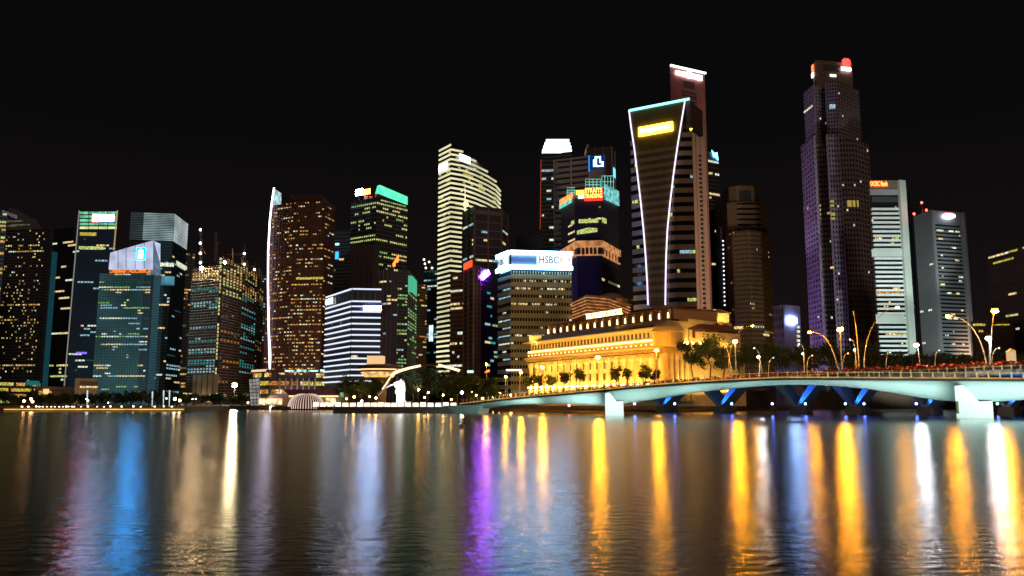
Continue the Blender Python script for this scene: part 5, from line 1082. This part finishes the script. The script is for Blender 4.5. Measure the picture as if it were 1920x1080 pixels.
mb = MB(); a = P(688, 680, 366); b_ = P(718, 680, 366); mb.box(a.x, b_.x, 366, 372, zp(681), zp(666)); mb.build('lantern', emi('lantern_peach', (1, .62, .3), .95), rr_)
# wave canopy roof
cv = thing('wave_canopy', 'thin glowing edge of a sweeping canopy roof above the park trees', 'canopy', (P(780, 740, 345).x, 350, 2)); EL = emi('canopy_light', (1, .72, .42), 2.0)
def canopy_strip(pts, r0, r1, D, nm, m):
    mb = MB(); mb.tube([P(x, y, D) for x, y in pts], r0, r1, 6); return mb.build(nm, m, cv)
canopy_strip([(733, 706), (740, 699), (752, 694.5), (768, 690), (789, 685.5)], .75, .5, 345, 'edge_light', EL)
canopy_strip([(716, 731), (722, 722), (728, 712), (733, 706)], 1.5, .9, 345, 'canopy_leg', mat('canopy_peach', (.34, .2, .12), .8, noise=.3, nscale=1))
canopy_strip([(716, 731), (724, 720), (732, 707)], .3, .3, 343.5, 'edge_light', EL)
canopy_strip([(789, 685.5), (805, 683), (822, 684)], .4, .4, 345, 'roof_edge', M['roof_bronze']); canopy_strip([(822, 684), (835, 687.5), (850, 691.5), (862, 695)], .5, .6, 345, 'edge_light', EL)
mb = MB(); a = [P(x, y, 345) for x, y in ((733, 705), (789, 685), (822, 683.5), (862, 694))]; q = [v+Vector((0, .9, .25)) for v in a]; q2 = [v+Vector((0, 14, 0)) for v in q]
for i in range(3): mb.prism([q[i], q[i+1], q2[i+1], q2[i]], [v+Vector((0, 0, .3)) for v in (q[i], q[i+1], q2[i+1], q2[i])])
mb.build('roof', M['roof_bronze'], cv)
for x in (745, 800, 858): a = P(x, 690, 352); mb = MB(); mb.bar((a.x, 352, 2), (a.x, 352, a.z), .3); mb.build('post', M['steel'], cv)
spot('canopy_floodlight', P(727, 752, 338), P(727, 712, 345), 300, (1, .7, .4), 60)
# ================================================================== statue
ME_ = thing('lion_statue', 'dazzling white floodlit statue of a lion headed fish spouting water', 'statue', P(751, 757, 300)); b0 = P(751, 756, 300); b0.z = 2.0; k = 300/F; ztop = zat(711, 300)
stl = mat('statue_white', (.82, .83, .82), .6, noise=.05, nscale=2)
mb = MB(); mb.lathe((b0.x+.3, b0.y, b0.z), [(2.3, 0), (2.3, .5), (1.9, .6), (1.9, 1.1)], 16); mb.build('plinth', stl, ME_)
hh = ztop-b0.z; rings = [(.12, 1.5, 0), (.2, 1.55, .05), (.3, 1.5, .1), (.42, 1.5, .12), (.52, 1.6, .1), (.62, 1.7, 0), (.7, 1.75, -.1), (.78, 1.7, -.15), (.86, 1.6, -.1), (.93, 1.25, 0), (.98, .7, .05), (1.0, .2, .05)]
mb = MB(); nn = 20
for zf, r, ox in rings:
    for i in range(nn):
        an = 2*math.pi*i/nn; wob = 1+.06*math.sin(an*7+zf*20)*(1 if zf > .5 else .6); mb.v.append(Vector((b0.x+ox+math.cos(an)*r*wob, b0.y+math.sin(an)*r*wob*.9, b0.z+hh*zf)))
for j in range(len(rings)-1):
    for i in range(nn): a = j*nn+i; b_ = j*nn+(i+1) % nn; mb.f.append((a, b_, b_+nn, a+nn))
mb.f.append(tuple((len(rings)-1)*nn+i for i in range(nn))); mb.build('body', stl, ME_, True)
hx, hz_ = b0.x-1.5, b0.z+hh*.84; mb = MB(); mb.prism([(hx-.9, b0.y-.6, hz_-.35), (hx+.9, b0.y-.8, hz_-.9), (hx+.9, b0.y+.8, hz_-.9), (hx-.9, b0.y+.6, hz_-.35)], [(hx-.8, b0.y-.45, hz_+.45), (hx+.9, b0.y-.8, hz_+1), (hx+.9, b0.y+.8, hz_+1), (hx-.8, b0.y+.45, hz_+.45)]); mb.build('muzzle', stl, ME_)
mb = MB(); mb.prism([(hx-.7, b0.y-.4, hz_-1.15), (hx+.9, b0.y-.6, hz_-1.3), (hx+.9, b0.y+.6, hz_-1.3), (hx-.7, b0.y+.4, hz_-1.15)], [(hx-.75, b0.y-.4, hz_-.8), (hx+.9, b0.y-.6, hz_-.95), (hx+.9, b0.y+.6, hz_-.95), (hx-.75, b0.y+.4, hz_-.8)]); mb.build('jaw', stl, ME_)
for s2 in (-1, 1): mb = MB(); mb.lathe((b0.x+.1, b0.y+s2*1.0, b0.z+hh*.94), [(.35, 0), (.3, .4), (.08, .75)], 8); mb.build('ear', stl, ME_)
mb = MB(); mb.prism([(b0.x+1, b0.y-.2, b0.z+.6), (b0.x+3.6, b0.y-.2, b0.z+.9), (b0.x+3.9, b0.y-.2, b0.z+1.9), (b0.x+2.2, b0.y-.2, b0.z+1.6), (b0.x+1.4, b0.y-.2, b0.z+2.6)], [(b0.x+1, b0.y+.3, b0.z+.6), (b0.x+3.6, b0.y+.3, b0.z+.9), (b0.x+3.9, b0.y+.3, b0.z+1.9), (b0.x+2.2, b0.y+.3, b0.z+1.6), (b0.x+1.4, b0.y+.3, b0.z+2.6)]); mb.build('tail', stl, ME_)
mb = MB(); mb.lathe((b0.x-1.6, b0.y-.2, b0.z+hh*.48), [(.25, 0), (.4, .5), (.25, .9)], 8); mb.build('chest_fin', stl, ME_)
jet = bez([P(740, 720, 299.5), P(728, 722, 299.5), P(718, 732, 298), P(709, 741, 297)], 8); mb = MB(); mb.tube(jet, .22, .34, 6); tag(mb.build('water_jet', mat('spray', (.75, .75, .75), .4)), 'arc of white water spouting left from the lion statue mouth', 'water jet')
spot('statue_floodlight', (b0.x-6, b0.y-9, 3), (b0.x, b0.y, 7), 30000, (.95, .97, 1), 50); spot('statue_floodlight', (b0.x+4, b0.y-10, 3), (b0.x, b0.y, 7), 26000, (.95, .97, 1), 50)
# ================================================================== promenade light blocks, deck piles
BL = emi('bench_glow', (1, .86, .68), 1.7, .3, .6); pa, pb_ = Vector((-65.2, 311, 2)), Vector((-59.7, 287, 2))
n_ = 20; path = [P(x, 760, D) for x, D in ((592, 303), (680, 296), (760, 291), (850, 288))]
for i in range(n_):
    t_ = i/(n_-1)*3; j = min(2, int(t_)); p = path[j].lerp(path[j+1], t_-j); p.z = 2.0; x_ = 592+258*i/(n_-1)
    mb = MB(); w_ = 1.02; h_ = 1.35 if i % 3 else 1.5
    mb.prism([(p.x-w_, p.y, 2.02), (p.x+w_, p.y, 2.02), (p.x+w_, p.y+.8, 2.02), (p.x-w_, p.y+.8, 2.02)], [(p.x-w_*.92, p.y, 2+h_), (p.x+w_*.92, p.y, 2+h_), (p.x+w_*.92, p.y+.7, 2+h_), (p.x-w_*.92, p.y+.7, 2+h_)])
    o = mb.build('lit_bench', BL); tag(o, nth(i, n_, 'the white glowing blocks along the statue promenade'), 'light block', 'glowing blocks along the promenade')

pk = ((650, 748, 5), (664, 744, 6), (678, 752, 7), (693, 744, 5), (705, 746, 7), (785, 731, 8), (796, 745, 4), (803, 736, 4), (831, 741, 4), (846, 749, 3), (872, 728, 6), (886, 735, 7), (893, 741, 5), (905, 747, 6), (924, 745, 6), (937, 737, 6), (958, 741, 7))
for i, (x, y, e) in enumerate(pk): globe(x, y, 318 if x < 860 else 352, emi('globe_park', (1, .5, .1), 110), .26 if e < 6 else .36, nth(i, len(pk), 'the warm lamps among the park trees'), 'warm lamps among the park trees', zb=2.0)
globe(866, 736, 300, emi('globe_ice', (.6, .8, 1), 40), .5, 'piercing blue-white lamp above the left end of the footbridge', zb=2.0)
# bus shelter and signs left of the hotel
bs = thing('bus_shelter', 'white lit flat canopy of a bus shelter left of the hotel', 'bus shelter', P(963, 720, 372)); a = P(949, 694, 372); b_ = P(978, 694, 372)
mb = MB(); mb.box(a.x, b_.x, 372, 375, a.z-.2, a.z+.3); mb.build('canopy', M['white_panel'], bs); mb = MB(); mb.box(a.x, b_.x, 371.8, 371.98, a.z-.35, a.z+.35); mb.build('edge_light', emi('shelter_white', (1, .85, .6), 2.6), bs)
for x in (a.x+.6, b_.x-.6): mb = MB(); mb.bar((x, 373, 2), (x, 373, a.z-.2), .15); mb.build('post', M['steel'], bs)
sg = thing('road_sign', 'small green-white lit road sign on a post left of the bridges', 'sign', P(882, 720, 372)); a = P(876, 699, 372); b_ = P(888, 694.5, 372); mb = MB(); mb.box(a.x, b_.x, 372, 372.3, a.z, b_.z); mb.build('board', emi('road_sign_glow', (.75, 1, .8), 1.3), sg)
mb = MB(); mb.bar(((a.x+b_.x)/2, 372.5, 2), ((a.x+b_.x)/2, 372.5, a.z), .14); mb.build('post', M['steel'], sg)
sg = thing('road_sign', 'glowing orange arrow sign below the lone orange street lamp', 'sign', P(914, 720, 374)); a = P(908, 699, 374); b_ = P(918, 692.5, 374); mb = MB(); mb.prism([(a.x, 374, a.z), (b_.x, 374, a.z+.4), (b_.x, 374, b_.z), (a.x+1, 374, b_.z-.4)], [(a.x, 374.3, a.z), (b_.x, 374.3, a.z+.4), (b_.x, 374.3, b_.z), (a.x+1, 374.3, b_.z-.4)]); mb.build('board', emi('orange_sign', (1, .2, .02), 2.5), sg)
mb = MB(); mb.bar(((a.x+b_.x)/2, 374.5, 2), ((a.x+b_.x)/2, 374.5, a.z+.3), .14); mb.build('post', M['steel'], sg)
# channel buoy
by = thing('buoy', 'small striped channel buoy with a yellow lamp floating before the footbridge end', 'buoy', (P(867, 800, 150).x, 119, -.1)); c = Vector((P(867, 780, 119).x, 119, 0))
mb = MB(); mb.lathe((c.x, c.y, -.25), [(.35, 0), (.45, .2), (.4, .5), (.12, .75), (.1, 1.5)], 12); mb.build('float', M['rail_yellow'], by); mb = MB(); mb.ball((c.x, c.y, 1.45), .2, 8, 5); mb.build('lamp', emi('buoy_lamp', (1, .5, .08), 7), by); mb = MB(); mb.ball((c.x, c.y, .85), .19, 8, 5); mb.build('reflector', M['plaster_white'], by)
# sentry kiosk on the road bridge
ks = thing('kiosk', 'small cream lit pointed kiosk above the flower planting at the right edge', 'kiosk', P(1899, 684, 240)); a = P(1893.5, 676, 240); b_ = P(1904.5, 659, 240); mb = MB(); mb.box(a.x, b_.x, 240, 241.6, a.z-1.5, b_.z); mb.build('body', emi('kiosk_glow', (1, .6, .3), .75), ks)
mb = MB(); m_ = (a.x+b_.x)/2; mb.prism([(a.x-.15, 239.8, b_.z), (b_.x+.15, 239.8, b_.z), (b_.x+.15, 241.8, b_.z), (a.x-.15, 241.8, b_.z)], [(m_-.08, 240.7, b_.z+.95), (m_+.08, 240.7, b_.z+.95), (m_+.08, 240.9, b_.z+.95), (m_-.08, 240.9, b_.z+.95)]); mb.build('roof', M['plaster_white'], ks)
